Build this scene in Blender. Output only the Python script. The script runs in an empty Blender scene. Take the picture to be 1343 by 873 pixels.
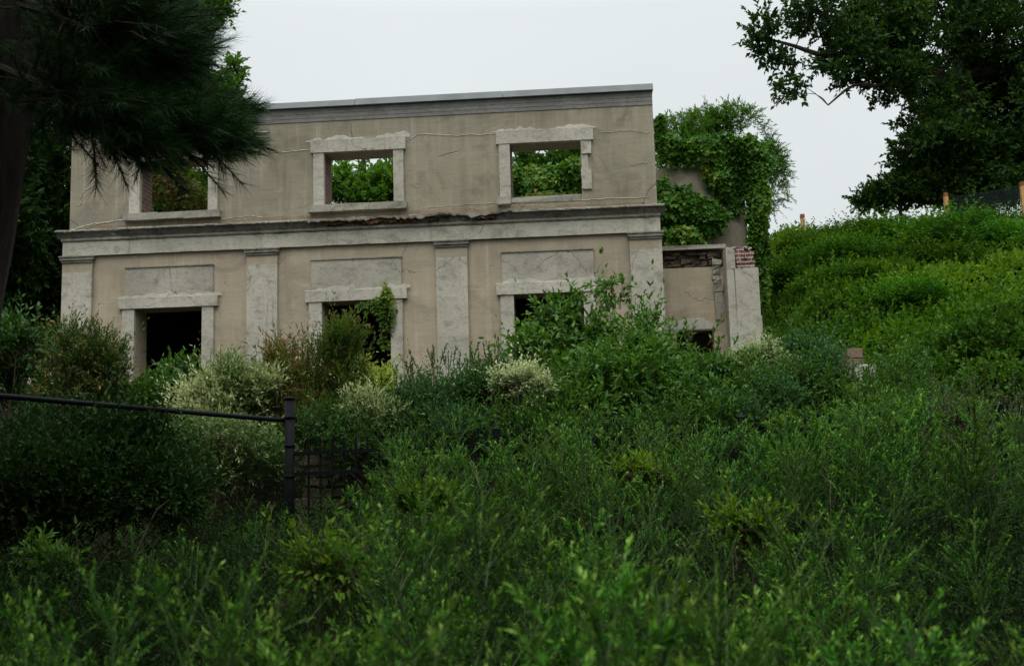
import bpy, bmesh, math
import numpy as np
from mathutils import Matrix, Vector

SC = bpy.context.scene
COL = SC.collection
RNG = np.random.default_rng(7)

# ------------------------------------------------------------------ camera model (fitted to the building)
YAW, PITCH, ROLL = [math.radians(a) for a in (3.7825, 7.0331, -1.6077)]
FPX, CX, CY = 1306.0, 671.5, 436.5
EYE = 1.6
D = 16.66                      # distance of the facade plane


def ray(px, py):
    a, b = px - CX, py - CY
    c, s = math.cos(ROLL), math.sin(ROLL)
    x, y, z = (c * a + s * b) / FPX, 1.0, -(-s * a + c * b) / FPX
    c, s = math.cos(PITCH), math.sin(PITCH)
    y, z = c * y - s * z, s * y + c * z
    c, s = math.cos(YAW), math.sin(YAW)
    x, y = c * x - s * y, s * x + c * y
    return np.array([x, y, z])


def at(px, py, dist):
    """real-world point seen in direction (px, py), `dist` metres in front"""
    r = ray(px, py)
    r = r * (dist / r[1])
    return np.array([r[0], r[1], EYE + r[2]])


def pxm(n, dist):
    return n * dist / FPX


# ------------------------------------------------------------------ terrain
def smooth(t):
    t = np.clip(t, 0, 1)
    return t * t * (3 - 2 * t)


def ground(x, y):
    x = np.asarray(x, float)
    y = np.asarray(y, float)
    base = np.interp(y, [-60, 0, 5, 9.8, 12, 16, 24, 60, 200], [-1.5, 0, .35, .75, 1.3, 2.0, 2.3, 3.0, 3.0])
    k = smooth((x - 3.2) / 3.2)
    y0 = 24 - 7.5 * k
    y1 = 40 - 9.5 * k
    H = np.interp(x, [-30, 0, 5, 6.5, 10, 15, 25, 60], [5.0, 5.2, 7.2, 7.6, 7.55, 7.32, 7.3, 8])
    t = np.clip((y - y0) / (y1 - y0), 0, 1)
    t = t * .75 + .25 * smooth(t)
    h = base + (H - base) * t * (t > 0)
    h = h - np.clip(y - 42, 0, 60) * .12 * (y > 42)
    bump = .05 * np.sin(1.7 * x + .6 * y) + .04 * np.sin(2.9 * y - 1.1 * x) + .03 * np.sin(4.1 * x + 3.3 * y)
    return h + bump


# ------------------------------------------------------------------ materials
def new_mat(name):
    m = bpy.data.materials.new(name)
    m.use_nodes = True
    nt = m.node_tree
    for n in list(nt.nodes):
        nt.nodes.remove(n)
    out = nt.nodes.new('ShaderNodeOutputMaterial')
    return m, nt, out


class G:
    """tiny node-graph helper"""

    def __init__(s, nt):
        s.nt = nt

    def n(s, t, **kw):
        nd = s.nt.nodes.new(t)
        for k, v in kw.items():
            if k in ('inp',):
                for i, val in v.items():
                    if isinstance(val, bpy.types.NodeSocket):
                        s.nt.links.new(val, nd.inputs[i])
                    else:
                        nd.inputs[i].default_value = val
            else:
                setattr(nd, k, v)
        return nd

    def coord(s, scale=(1, 1, 1), kind='Object'):
        tc = s.n('ShaderNodeTexCoord')
        mp = s.n('ShaderNodeMapping', inp={0: tc.outputs[kind], 3: scale})
        return mp.outputs[0]

    def noise(s, vec, scale, detail=4, rough=.55, dist=0.0):
        nd = s.n('ShaderNodeTexNoise', inp={'Vector': vec, 'Scale': scale, 'Detail': detail, 'Roughness': rough, 'Distortion': dist})
        return nd.outputs[0]

    def ramp(s, fac, stops):
        r = s.n('ShaderNodeValToRGB', inp={0: fac})
        e = r.color_ramp.elements
        while len(e) < len(stops):
            e.new(.5)
        for k, (p, c) in enumerate(stops):
            e[k].position = p
            e[k].color = (*c, 1) if len(c) == 3 else c
        return r.outputs[0]

    def fr(s, fac, a, b):
        r = s.n('ShaderNodeMapRange', inp={0: fac, 1: a, 2: b})
        return r.outputs[0]

    def mix(s, fac, a, b, mode='MIX'):
        m = s.n('ShaderNodeMix', data_type='RGBA', blend_type=mode)
        for i, v in ((0, fac), (6, a), (7, b)):
            if isinstance(v, bpy.types.NodeSocket):
                s.nt.links.new(v, m.inputs[i])
            else:
                m.inputs[i].default_value = (*v, 1) if isinstance(v, tuple) and len(v) == 3 else v
        return m.outputs[2]

    def math(s, op, a, b=0.0):
        m = s.n('ShaderNodeMath', operation=op)
        for i, v in ((0, a), (1, b)):
            if isinstance(v, bpy.types.NodeSocket):
                s.nt.links.new(v, m.inputs[i])
            else:
                m.inputs[i].default_value = v
        return m.outputs[0]

    def bsdf(s, out, col, rough=.85, spec=.25, bump=None, strength=.3, dist=.02):
        p = s.n('ShaderNodeBsdfPrincipled')
        for k, v in (('Base Color', col), ('Roughness', rough), ('Specular IOR Level', spec)):
            if isinstance(v, bpy.types.NodeSocket):
                s.nt.links.new(v, p.inputs[k])
            else:
                p.inputs[k].default_value = (*v, 1) if isinstance(v, tuple) and len(v) == 3 else v
        if bump is not None:
            b = s.n('ShaderNodeBump', inp={'Height': bump, 'Strength': strength, 'Distance': dist})
            s.nt.links.new(b.outputs[0], p.inputs['Normal'])
        s.nt.links.new(p.outputs[0], out.inputs[0])
        return p


def stucco(name, c_a, c_b, c_dark, c_pale, patch):
    m, nt, out = new_mat(name)
    g = G(nt)
    co = g.coord()
    big = g.noise(co, .55, 5, .6)
    col = g.ramp(big, [(.34, c_a), (.62, c_b)])
    # trowel strokes: horizontally stretched grain
    tro = g.noise(g.coord((1.2, 1, 7)), 1.6, 6, .65, .4)
    col = g.mix(g.math('MULTIPLY', g.fr(tro, .5, .78), .22), col, c_dark)
    # vertical run-off streaks
    stk = g.noise(g.coord((3.4, 1, .3)), 1.3, 5, .65)
    col = g.mix(g.math('MULTIPLY', g.fr(stk, .52, .74), .5), col, c_dark)
    stk2 = g.noise(g.coord((7.5, 1, .28)), 1.1, 4, .6)
    col = g.mix(g.math('MULTIPLY', g.fr(stk2, .54, .72), .6), col, c_pale)
    # repair patches
    pt = g.noise(co, .8, 3, .5, .6)
    col = g.mix(g.math('MULTIPLY', g.fr(pt, .57, .62), .6), col, patch)
    blot = g.noise(co, 1.25, 8, .74, .8)
    col = g.mix(g.math('MULTIPLY', g.fr(blot, .5, .68), .62), col, c_dark)
    blot2 = g.noise(g.coord((1, 1, 1.4)), 2.6, 6, .7, .3)
    col = g.mix(g.math('MULTIPLY', g.fr(blot2, .58, .72), .5), col, c_pale)
    # pits and hairline cracks
    warp = g.noise(co, 2.2, 4, .6)
    wv = g.n('ShaderNodeVectorMath', operation='ADD', inp={0: co})
    sc = g.n('ShaderNodeVectorMath', operation='SCALE', inp={0: warp, 'Scale': .55})
    nt.links.new(sc.outputs[0], wv.inputs[1])
    vor = g.n('ShaderNodeTexVoronoi', feature='DISTANCE_TO_EDGE', inp={'Vector': wv.outputs[0], 'Scale': .36})
    crack = g.fr(vor.outputs[0], .0035, .0008)
    gate = g.fr(g.noise(co, .7, 2), .5, .58)
    crack = g.math('MULTIPLY', crack, gate)
    col = g.mix(g.math('MULTIPLY', crack, .55), col, tuple(.35 * v for v in c_dark))
    pit = g.noise(co, 26, 4, .7)
    col = g.mix(g.math('MULTIPLY', g.fr(pit, .62, .75), .35), col, c_dark)
    fine = g.noise(co, 60, 3, .7)
    h = g.math('ADD', g.math('MULTIPLY', tro, .5), g.math('MULTIPLY', fine, .3))
    h = g.math('SUBTRACT', h, g.math('MULTIPLY', crack, .8))
    g.bsdf(out, col, .92, .15, h, .55, .025)
    return m


def stone(name, c_a, c_b, c_grime, amt=.7):
    m, nt, out = new_mat(name)
    g = G(nt)
    co = g.coord()
    col = g.ramp(g.noise(co, 1.1, 5, .6), [(.36, c_a), (.64, c_b)])
    gr = g.noise(g.coord((1.6, 1, 2.6)), 2.1, 7, .72, .5)
    col = g.mix(g.math('MULTIPLY', g.fr(gr, .5, .68), amt), col, c_grime)
    stk = g.noise(g.coord((9, 1, .6)), 1.2, 5, .65)
    col = g.mix(g.math('MULTIPLY', g.fr(stk, .57, .72), amt * .7), col, c_grime)
    sp = g.noise(g.coord((1, 1, 1.7)), 17, 7, .8)
    col = g.mix(g.math('MULTIPLY', g.fr(sp, .5, .66), .62), col, c_grime)
    warp = g.noise(co, 3.0, 4, .6)
    sc = g.n('ShaderNodeVectorMath', operation='SCALE', inp={0: warp, 'Scale': .5})
    wv = g.n('ShaderNodeVectorMath', operation='ADD', inp={0: co, 1: sc.outputs[0]})
    vor = g.n('ShaderNodeTexVoronoi', feature='DISTANCE_TO_EDGE', inp={'Vector': wv.outputs[0], 'Scale': .75})
    crack = g.math('MULTIPLY', g.fr(vor.outputs[0], .005, .001), g.fr(g.noise(co, .9, 2), .5, .57))
    col = g.mix(g.math('MULTIPLY', crack, .8), col, tuple(.4 * v for v in c_grime))
    h = g.math('SUBTRACT', g.math('ADD', sp, g.math('MULTIPLY', gr, .6)), crack)
    g.bsdf(out, col, .92, .12, h, .35, .008)
    return m


def brick(name, c1, c2, mortar, scale=1.0):
    m, nt, out = new_mat(name)
    g = G(nt)
    tc = g.n('ShaderNodeTexCoord')
    sep = g.n('ShaderNodeSeparateXYZ', inp={0: tc.outputs['Object']})
    cmb = g.n('ShaderNodeCombineXYZ', inp={0: g.math('ADD', sep.outputs[0], sep.outputs[1]), 1: sep.outputs[2], 2: 0.0})
    b = g.n('ShaderNodeTexBrick', inp={'Vector': cmb.outputs[0], 'Color1': (*c1, 1), 'Color2': (*c2, 1), 'Mortar': (*mortar, 1), 'Scale': scale,
                                       'Mortar Size': .012, 'Brick Width': .21, 'Row Height': .075, 'Mortar Smooth': .3})
    nz = g.noise(g.coord(), 9, 5, .7)
    col = g.mix(g.fr(nz, .45, .75), b.outputs[0], mortar)
    h = g.math('SUBTRACT', g.math('MULTIPLY', nz, .5), b.outputs[1])
    g.bsdf(out, col, .9, .2, h, .6, .015)
    return m


def leafmat(name, stops, trans=.3, rough=.5, spec=.35, objvar=.0, blue=.72):
    rough, spec = rough + .12, spec * .5
    stops = [(p, (c[0] * 1.06, c[1], c[2] * blue)) for p, c in stops]
    """leaf colours by the per-leaf 'tint' attribute; slightly see-through against the light"""
    m, nt, out = new_mat(name)
    g = G(nt)
    a = g.n('ShaderNodeAttribute', attribute_name='tint')
    col = g.ramp(a.outputs['Fac'], stops)
    if objvar:
        oi = g.n('ShaderNodeObjectInfo')
        hv = g.n('ShaderNodeHueSaturation', inp={'Hue': g.math('ADD', g.math('MULTIPLY', oi.outputs['Random'], .03), .485), 'Saturation': 1.0,
                                                  'Value': g.math('ADD', g.math('MULTIPLY', oi.outputs['Random'], objvar * 2), 1 - objvar), 'Color': col})
        col = hv.outputs[0]
    p = g.n('ShaderNodeBsdfPrincipled', inp={'Base Color': col, 'Roughness': rough, 'Specular IOR Level': spec})
    hs = g.n('ShaderNodeHueSaturation', inp={'Hue': .485, 'Saturation': 1.1, 'Value': 1.3, 'Color': col})
    t = g.n('ShaderNodeBsdfTranslucent', inp={'Color': hs.outputs[0]})
    mx = g.n('ShaderNodeMixShader', inp={0: trans, 1: p.outputs[0], 2: t.outputs[0]})
    nt.links.new(mx.outputs[0], out.inputs[0])
    return m


def barkmat(name, a, b, scale=8.0):
    m, nt, out = new_mat(name)
    g = G(nt)
    v = g.noise(g.coord((1, 1, .18)), scale, 6, .7, .6)
    col = g.ramp(v, [(.35, a), (.65, b)])
    g.bsdf(out, col, .9, .15, v, .9, .04)
    return m


def plain(name, c, rough=.5, spec=.4, var=.25, scale=6):
    m, nt, out = new_mat(name)
    g = G(nt)
    nz = g.noise(g.coord(), scale, 5, .6)
    col = g.mix(g.fr(nz, .35, .75), c, tuple(v * (1 - var) for v in c))
    g.bsdf(out, col, rough, spec, nz, .15, .01)
    return m


M = {}
M['stucco_up'] = stucco('grey_brown_stucco', (.215, .191, .136), (.29, .258, .188), (.115, .102, .076), (.37, .335, .265), (.235, .21, .162))
M['stucco_lo'] = stucco('tan_stucco', (.30, .25, .178), (.405, .338, .243), (.20, .171, .124), (.46, .40, .305), (.32, .278, .208))
M['damp'] = stucco('brown_damp_stucco', (.18, .14, .092), (.24, .19, .128), (.10, .08, .055), (.32, .27, .20), (.22, .175, .12))
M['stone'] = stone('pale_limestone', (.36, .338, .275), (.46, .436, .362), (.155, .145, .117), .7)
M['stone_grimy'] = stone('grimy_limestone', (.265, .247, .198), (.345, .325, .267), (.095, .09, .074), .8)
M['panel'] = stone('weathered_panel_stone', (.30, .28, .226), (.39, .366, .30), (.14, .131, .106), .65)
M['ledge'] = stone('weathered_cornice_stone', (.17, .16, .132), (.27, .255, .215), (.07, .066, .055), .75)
M['concrete'] = stone('grey_board_concrete', (.165, .162, .148), (.225, .22, .20), (.085, .083, .076), .6)
M['coping'] = plain('grey_metal_coping', (.30, .315, .325), .5, .4, .3, 3)
M['mortar'] = stone('pale_mortar', (.37, .35, .295), (.45, .43, .37), (.21, .2, .165), .6)
M['brick'] = brick('red_brick', (.16, .035, .028), (.10, .022, .02), (.36, .31, .27))
M['brick_dark'] = brick('dull_red_brick', (.115, .05, .038), (.07, .032, .026), (.15, .12, .10))
M['rust'] = plain('rusty_iron', (.17, .075, .035), .85, .15, .55, 12)
M['rubble'] = stone('dark_rubble', (.085, .066, .048), (.16, .125, .09), (.03, .026, .022), .8)
M['rock'] = stone('brown_fieldstone', (.17, .115, .085), (.24, .17, .13), (.08, .06, .05), .6)
M['wood_post'] = plain('tan_timber', (.46, .27, .11), .7, .2, .35, 10)
M['wood_top'] = plain('rust_brown_timber', (.22, .075, .03), .7, .2, .35, 10)
M['black_metal'] = plain('black_painted_steel', (.0035, .0038, .0046), .65, .12, .3, 20)
M['net'] = plain('dark_green_netting', (.012, .022, .02), .7, .2, .3, 5)
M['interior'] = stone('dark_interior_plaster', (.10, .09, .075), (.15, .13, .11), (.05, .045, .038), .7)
M['bark_pine'] = barkmat('pine_bark', (.018, .014, .012), (.065, .05, .042), 9)
M['bark'] = barkmat('grey_brown_bark', (.018, .014, .011), (.05, .042, .032), 10)
M['twig'] = barkmat('brown_twig_bark', (.045, .032, .02), (.11, .08, .055), 14)
M['dry'] = barkmat('dry_grey_stick', (.075, .06, .045), (.14, .115, .09), 14)
M['straw'] = barkmat('straw_stalk', (.15, .12, .07), (.26, .21, .13), 14)
M['greenstem'] = plain('green_stem', (.060, .095, .034), .7, .15, .3, 8)

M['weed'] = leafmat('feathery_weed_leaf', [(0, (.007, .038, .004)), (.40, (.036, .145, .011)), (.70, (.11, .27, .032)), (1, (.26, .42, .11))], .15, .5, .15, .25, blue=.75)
M['cover'] = leafmat('hill_vine_leaf', [(0, (.020, .072, .008)), (.5, (.050, .138, .015)), (1, (.115, .222, .028))], .3, .55, .25)
M['mound'] = leafmat('hill_bush_leaf', [(0, (.018, .066, .009)), (.55, (.038, .118, .014)), (1, (.085, .195, .026))], .25, .55, .25, .35)
M['grass'] = leafmat('hill_grass', [(0, (.05, .14, .02)), (.5, (.085, .205, .032)), (1, (.14, .26, .055))], .3, .6, .2)
M['dark'] = leafmat('dark_green_leaf', [(0, (.014, .048, .010)), (.6, (.027, .084, .016)), (1, (.06, .14, .028))], .2, .45, .4)
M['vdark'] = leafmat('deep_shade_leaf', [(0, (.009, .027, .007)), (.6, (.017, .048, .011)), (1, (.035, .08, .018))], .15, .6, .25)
M['mid'] = leafmat('mid_green_leaf', [(0, (.024, .075, .014)), (.6, (.045, .125, .022)), (1, (.09, .20, .04))], .28, .42, .45)
M['small'] = leafmat('small_bluish_leaf', [(0, (.020, .066, .024)), (.6, (.036, .108, .038)), (1, (.075, .175, .055))], .25, .42, .45)
M['bronze'] = leafmat('bronze_tipped_leaf', [(0, (.024, .066, .012)), (.5, (.055, .115, .02)), (.74, (.085, .11, .026)), (.86, (.15, .10, .036)), (1, (.27, .17, .075))], .3, .45, .4)
M['buff'] = leafmat('buff_tipped_leaf', [(0, (.02, .055, .012)), (.6, (.04, .09, .018)), (.8, (.10, .12, .04)), (1, (.30, .22, .11))], .25, .45, .4)
M['pale'] = leafmat('pale_variegated_leaf', [(0, (.03, .085, .018)), (.36, (.08, .16, .038)), (.6, (.24, .31, .125)), (1, (.43, .49, .25))], .25, .5, .35, blue=1)
M['cream'] = leafmat('cream_flower_clusters', [(0, (.03, .085, .018)), (.36, (.08, .15, .04)), (.58, (.26, .34, .15)), (1, (.47, .55, .30))], .25, .6, .25, blue=1)
M['lime'] = leafmat('lime_leaf', [(0, (.09, .19, .03)), (.5, (.19, .30, .06)), (1, (.33, .42, .14))], .35, .5, .35)
M['ivy'] = leafmat('ivy_leaf', [(0, (.022, .074, .011)), (.55, (.048, .14, .018)), (.9, (.09, .185, .024)), (1, (.17, .18, .03))], .25, .4, .45)
M['ivy_yellow'] = leafmat('yellowing_ivy_leaf', [(0, (.045, .11, .018)), (.5, (.105, .185, .03)), (1, (.24, .28, .06))], .35, .45, .4)
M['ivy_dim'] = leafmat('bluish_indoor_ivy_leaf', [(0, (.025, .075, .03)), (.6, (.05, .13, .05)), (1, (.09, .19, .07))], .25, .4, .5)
M['autumn'] = leafmat('rusty_vine_leaf', [(0, (.045, .03, .012)), (.35, (.075, .05, .018)), (.6, (.07, .11, .02)), (1, (.14, .18, .03))], .35, .5, .35)
M['tree'] = leafmat('broadleaf_tree_leaf', [(0, (.018, .058, .010)), (.6, (.034, .098, .015)), (1, (.075, .165, .026))], .32, .5, .35)
M['tree_far'] = leafmat('bright_green_tree_leaf', [(0, (.03, .095, .015)), (.6, (.058, .155, .026)), (1, (.12, .24, .045))], .35, .5, .3)  # brighter green than the other tree leaves
M['oak'] = leafmat('oak_leaf', [(0, (.012, .036, .008)), (.6, (.022, .062, .011)), (1, (.05, .115, .02))], .22, .5, .3)
M['needle'] = leafmat('pine_needle', [(0, (.006, .026, .007)), (.6, (.014, .056, .013)), (1, (.05, .135, .034))], .10, .5, .3)

m, nt, out = new_mat('soil_and_litter')
g = G(nt)
nz = g.noise(g.coord(), 1.4, 6, .65)
g.bsdf(out, g.ramp(nz, [(.35, (.006, .010, .004)), (.6, (.013, .011, .007)), (.8, (.008, .018, .005))]), 1.0, .02, nz, .8, .08)
M['soil'] = m


# ------------------------------------------------------------------ object helpers
def link(o, parent=None):
    COL.objects.link(o)
    if parent is not None:
        o.parent = parent
    return o


def thing(name, label, cat, loc=(0, 0, 0), group=None):
    o = bpy.data.objects.new(name, None)
    o.location = loc
    o.empty_display_size = .2
    return tag(link(o), label, cat, group)


def tag(o, label, cat, group=None):
    o['label'] = label
    o['category'] = cat
    if group:
        o['group'] = group
    return o


def setting(o, kind):
    o['kind'] = kind
    return o


def np_mesh(name, V, F, mat, tint=None, shade=False):
    """V (n,3) world/local verts; F list of arrays (m,k)"""
    me = bpy.data.meshes.new(name)
    V = np.ascontiguousarray(V, dtype=np.float32)
    if not isinstance(F, (list, tuple)):
        F = [F]
    F = [np.asarray(f, dtype=np.int32) for f in F if len(f)]
    me.vertices.add(len(V))
    me.vertices.foreach_set('co', V.ravel())
    loops = np.concatenate([f.ravel() for f in F])
    tot = np.concatenate([np.full(len(f), f.shape[1], np.int32) for f in F])
    start = np.concatenate([[0], np.cumsum(tot)[:-1]]).astype(np.int32)
    me.loops.add(len(loops))
    me.loops.foreach_set('vertex_index', loops)
    me.polygons.add(len(tot))
    me.polygons.foreach_set('loop_start', start)
    try:
        me.polygons.foreach_set('loop_total', tot)
    except Exception:
        pass
    me.polygons.foreach_set('use_smooth', np.full(len(tot), bool(shade)))
    if tint is not None:
        a = me.attributes.new('tint', 'FLOAT', 'POINT')
        a.data.foreach_set('value', np.ascontiguousarray(tint, dtype=np.float32))
    me.update(calc_edges=True)
    me.materials.append(mat)
    return me


def add_mesh(name, V, F, mat, parent=None, tint=None, shade=False, origin=None):
    """place a mesh given in world coordinates under `parent` (an Empty without rotation)"""
    V = np.asarray(V, float)
    if origin is None:
        off = np.array(parent.location) if parent is not None and parent.parent is None else np.zeros(3)
        if parent is not None and parent.parent is not None:
            off = np.array(parent.parent.location)
        loc = (0, 0, 0)
    else:
        off, loc = np.asarray(origin), origin
    o = bpy.data.objects.new(name, np_mesh(name, V - off, F, mat, tint, shade))
    o.location = loc
    return link(o, parent)


class MB:
    """collects boxes / tubes / prisms into one mesh"""

    def __init__(s):
        s.V, s.Q, s.T, s.n = [], [], [], 0

    def add(s, V, Q=(), T=()):
        V = np.asarray(V, float).reshape(-1, 3)
        s.V.append(V)
        if len(Q):
            s.Q.append(np.asarray(Q, int) + s.n)
        if len(T):
            s.T.append(np.asarray(T, int) + s.n)
        s.n += len(V)
        return s

    def box(s, x0, x1, y0, y1, z0, z1, rough=0.0, rng=None):
        V = np.array([(x, y, z) for x in (x0, x1) for y in (y0, y1) for z in (z0, z1)], float)
        if rough:
            V = V + (rng or RNG).normal(0, rough, V.shape)
        return s.add(V, [(0, 1, 3, 2), (4, 6, 7, 5), (0, 4, 5, 1), (2, 3, 7, 6), (0, 2, 6, 4), (1, 5, 7, 3)])

    def tube(s, pts, radii, n=6, cap=True):
        P = np.asarray(pts, float)
        R = np.broadcast_to(np.asarray(radii, float), (len(P),))
        T = np.gradient(P, axis=0)
        T /= np.linalg.norm(T, axis=1)[:, None] + 1e-9
        ref = np.where(np.abs(T[:, 2:3]) > .9, np.array([[1., 0, 0]]), np.array([[0, 0, 1.]]))
        A = np.cross(T, ref)
        A /= np.linalg.norm(A, axis=1)[:, None] + 1e-9
        B = np.cross(T, A)
        ang = np.arange(n) * 2 * np.pi / n
        V = P[:, None] + R[:, None, None] * (np.cos(ang)[None, :, None] * A[:, None] + np.sin(ang)[None, :, None] * B[:, None])
        k = len(P)
        i = np.arange(k - 1)[:, None] * n
        j = np.arange(n)[None]
        j2 = (j + 1) % n
        Q = np.stack([i + j, i + j2, i + n + j2, i + n + j], -1).reshape(-1, 4)
        V = V.reshape(-1, 3)
        T3 = []
        if cap:
            V = np.vstack([V, P[:1], P[-1:]])
            c0, c1 = k * n, k * n + 1
            T3 = [(c0, (a + 1) % n, a) for a in range(n)] + [(c1, (k - 1) * n + a, (k - 1) * n + (a + 1) % n) for a in range(n)]
        return s.add(V, Q, T3)

    def build(s, name, mat, parent=None, shade=False, tint=None, origin=None):
        F = []
        if s.Q:
            F.append(np.concatenate(s.Q))
        if s.T:
            F.append(np.concatenate(s.T))
        return add_mesh(name, np.concatenate(s.V), F, mat, parent, tint, shade, origin)


def nrm(v):
    return v / (np.linalg.norm(v, axis=-1, keepdims=True) + 1e-9)


def sines(rng, p, freq, n=7):
    """smooth pseudo-noise in about -1..1"""
    k = nrm(rng.normal(size=(n, 3))) * freq * rng.uniform(.6, 1.5, (n, 1))
    ph = rng.uniform(0, 6.28, n)
    return np.sin(p @ k.T + ph).sum(1) / math.sqrt(n)


class Leaves:
    def __init__(s):
        s.P, s.D, s.N, s.L, s.W, s.t = [], [], [], [], [], []

    def add(s, P, Dr, N, L, W, t):
        n = len(P)
        s.P.append(P)
        s.D.append(nrm(Dr))
        s.N.append(N)
        s.L.append(np.broadcast_to(L, (n,)))
        s.W.append(np.broadcast_to(W, (n,)))
        s.t.append(np.broadcast_to(t, (n,)))

    def count(s):
        return sum(len(p) for p in s.P)

    def mesh(s, kind='lo', fold=.12, curl=.10):
        P, Dr, N = (np.concatenate(a) for a in (s.P, s.D, s.N))
        L, W, t = (np.concatenate(a) for a in (s.L, s.W, s.t))
        S = nrm(np.cross(Dr, N))
        N = np.cross(S, Dr)
        L, W = L[:, None], W[:, None]
        n = len(P)
        i = np.arange(n)[:, None]
        if kind == 'needle':
            V = np.stack([P - S * W * .5, P + S * W * .5, P + Dr * L], 1)
            F = [i * 3 + np.array([[0, 1, 2]])]
        elif kind == 'lo':
            V = np.stack([P, P + Dr * L * .42 + S * W * .5 + N * W * fold * 2, P + Dr * L - N * L * curl, P + Dr * L * .42 - S * W * .5 + N * W * fold * 2], 1)
            F = [np.concatenate([i * 4 + np.array([[0, 2, 1]]), i * 4 + np.array([[0, 3, 2]])])]
        else:
            V = np.stack([P,
                          P + Dr * L * .28 + S * W * .46 + N * W * fold, P + Dr * L * .28, P + Dr * L * .28 - S * W * .46 + N * W * fold,
                          P + Dr * L * .64 + S * W * .34 + N * (W * fold - L * curl * .4), P + Dr * L * .64 - N * L * curl * .4, P + Dr * L * .64 - S * W * .34 + N * (W * fold - L * curl * .4),
                          P + Dr * L - N * L * curl], 1)
            F = [np.concatenate([i * 8 + np.array([f]) for f in [(0, 2, 1), (0, 3, 2), (4, 5, 7), (5, 6, 7)]]),
                 np.concatenate([i * 8 + np.array([f]) for f in [(1, 2, 5, 4), (2, 3, 6, 5)]])]
        k = V.shape[1]
        return V.reshape(-1, 3), F, np.repeat(t, k)

    def build(s, name, mat, parent=None, kind='lo', fold=.12, curl=.10, origin=None):
        V, F, t = s.mesh(kind, fold, curl)
        return add_mesh(name, V, F, mat, parent, t, False, origin)


def twigs(rng, LV, B, T, Lt, k, leaf, wid, ang=.9, up=.7, tint=.4, tip=.35, jit=.22, t0=.1, droop=.0, clump=None):
    """leaves set alternately along straight twigs B + t*T*Lt"""
    n = len(B)
    T = nrm(T)
    ref = np.where(np.abs(T[:, 2:3]) > .85, np.array([[1., 0, 0]]), np.array([[0, 0, 1.]]))
    A = nrm(np.cross(T, ref))
    C = np.cross(T, A)
    t = np.linspace(t0, 1, k)[None] + rng.uniform(-.5, .5, (n, k)) / k
    t = np.clip(t, 0, 1)
    ph = np.arange(k)[None] * 2.4 + rng.uniform(0, 6.28, (n, 1)) + rng.normal(0, .3, (n, k))
    R = np.cos(ph)[..., None] * A[:, None] + np.sin(ph)[..., None] * C[:, None]
    P = B[:, None] + T[:, None] * (Lt[:, None] * t)[..., None]
    P[..., 2] -= droop * (t ** 2) * Lt[:, None]
    a = ang * (1 - .55 * t)[..., None]
    Dr = T[:, None] * np.cos(a) + R * np.sin(a) + rng.normal(0, .18, (n, k, 3))
    N = np.array([0, 0, 1.]) * up + rng.normal(0, .45, (n, k, 3)) + T[:, None] * .25
    sz = rng.uniform(.65, 1.15, (n, k))
    ct = (rng.normal(0, .12, n) if clump is None else clump)[:, None]
    ti = tint + ct + tip * (t ** 2 - .3) + rng.normal(0, jit * .5, (n, k))
    LV.add(P.reshape(-1, 3), Dr.reshape(-1, 3), N.reshape(-1, 3), (leaf * sz).ravel(), (wid * sz).ravel(), np.clip(ti, 0, 1).ravel())


def blob_points(rng, blobs, n, shell=.55, gap=None, gfreq=2.0, gthr=-.35):
    """points + outward directions in a union of ellipsoids (centre, (rx,ry,rz), weight)"""
    w = np.array([b[2] if len(b) > 2 else b[1][0] * b[1][2] for b in blobs], float)
    idx = rng.choice(len(blobs), n, p=w / w.sum())
    c = np.array([b[0] for b in blobs])[idx]
    r = np.array([b[1] for b in blobs])[idx]
    u = nrm(rng.normal(size=(n, 3)))
    rad = rng.uniform(0, 1, n) ** (1 / 3)
    rad = np.where(rng.uniform(size=n) < shell, rng.uniform(.78, 1.06, n), rad)[:, None]
    P = c + u * r * rad
    O = nrm(u / r)
    if gap is not None:
        keep = sines(np.random.default_rng(gap), P, gfreq) > gthr
        P, O = P[keep], O[keep]
    return P, O


def curve(a, b, rng, sag=.1, n=6, up=0.0):
    t = np.linspace(0, 1, n)[:, None]
    L = np.linalg.norm(b - a)
    off = rng.normal(0, sag * L, 3)
    return a + (b - a) * t + (off + np.array([0, 0, up * L])) * np.sin(np.pi * t)


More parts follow.
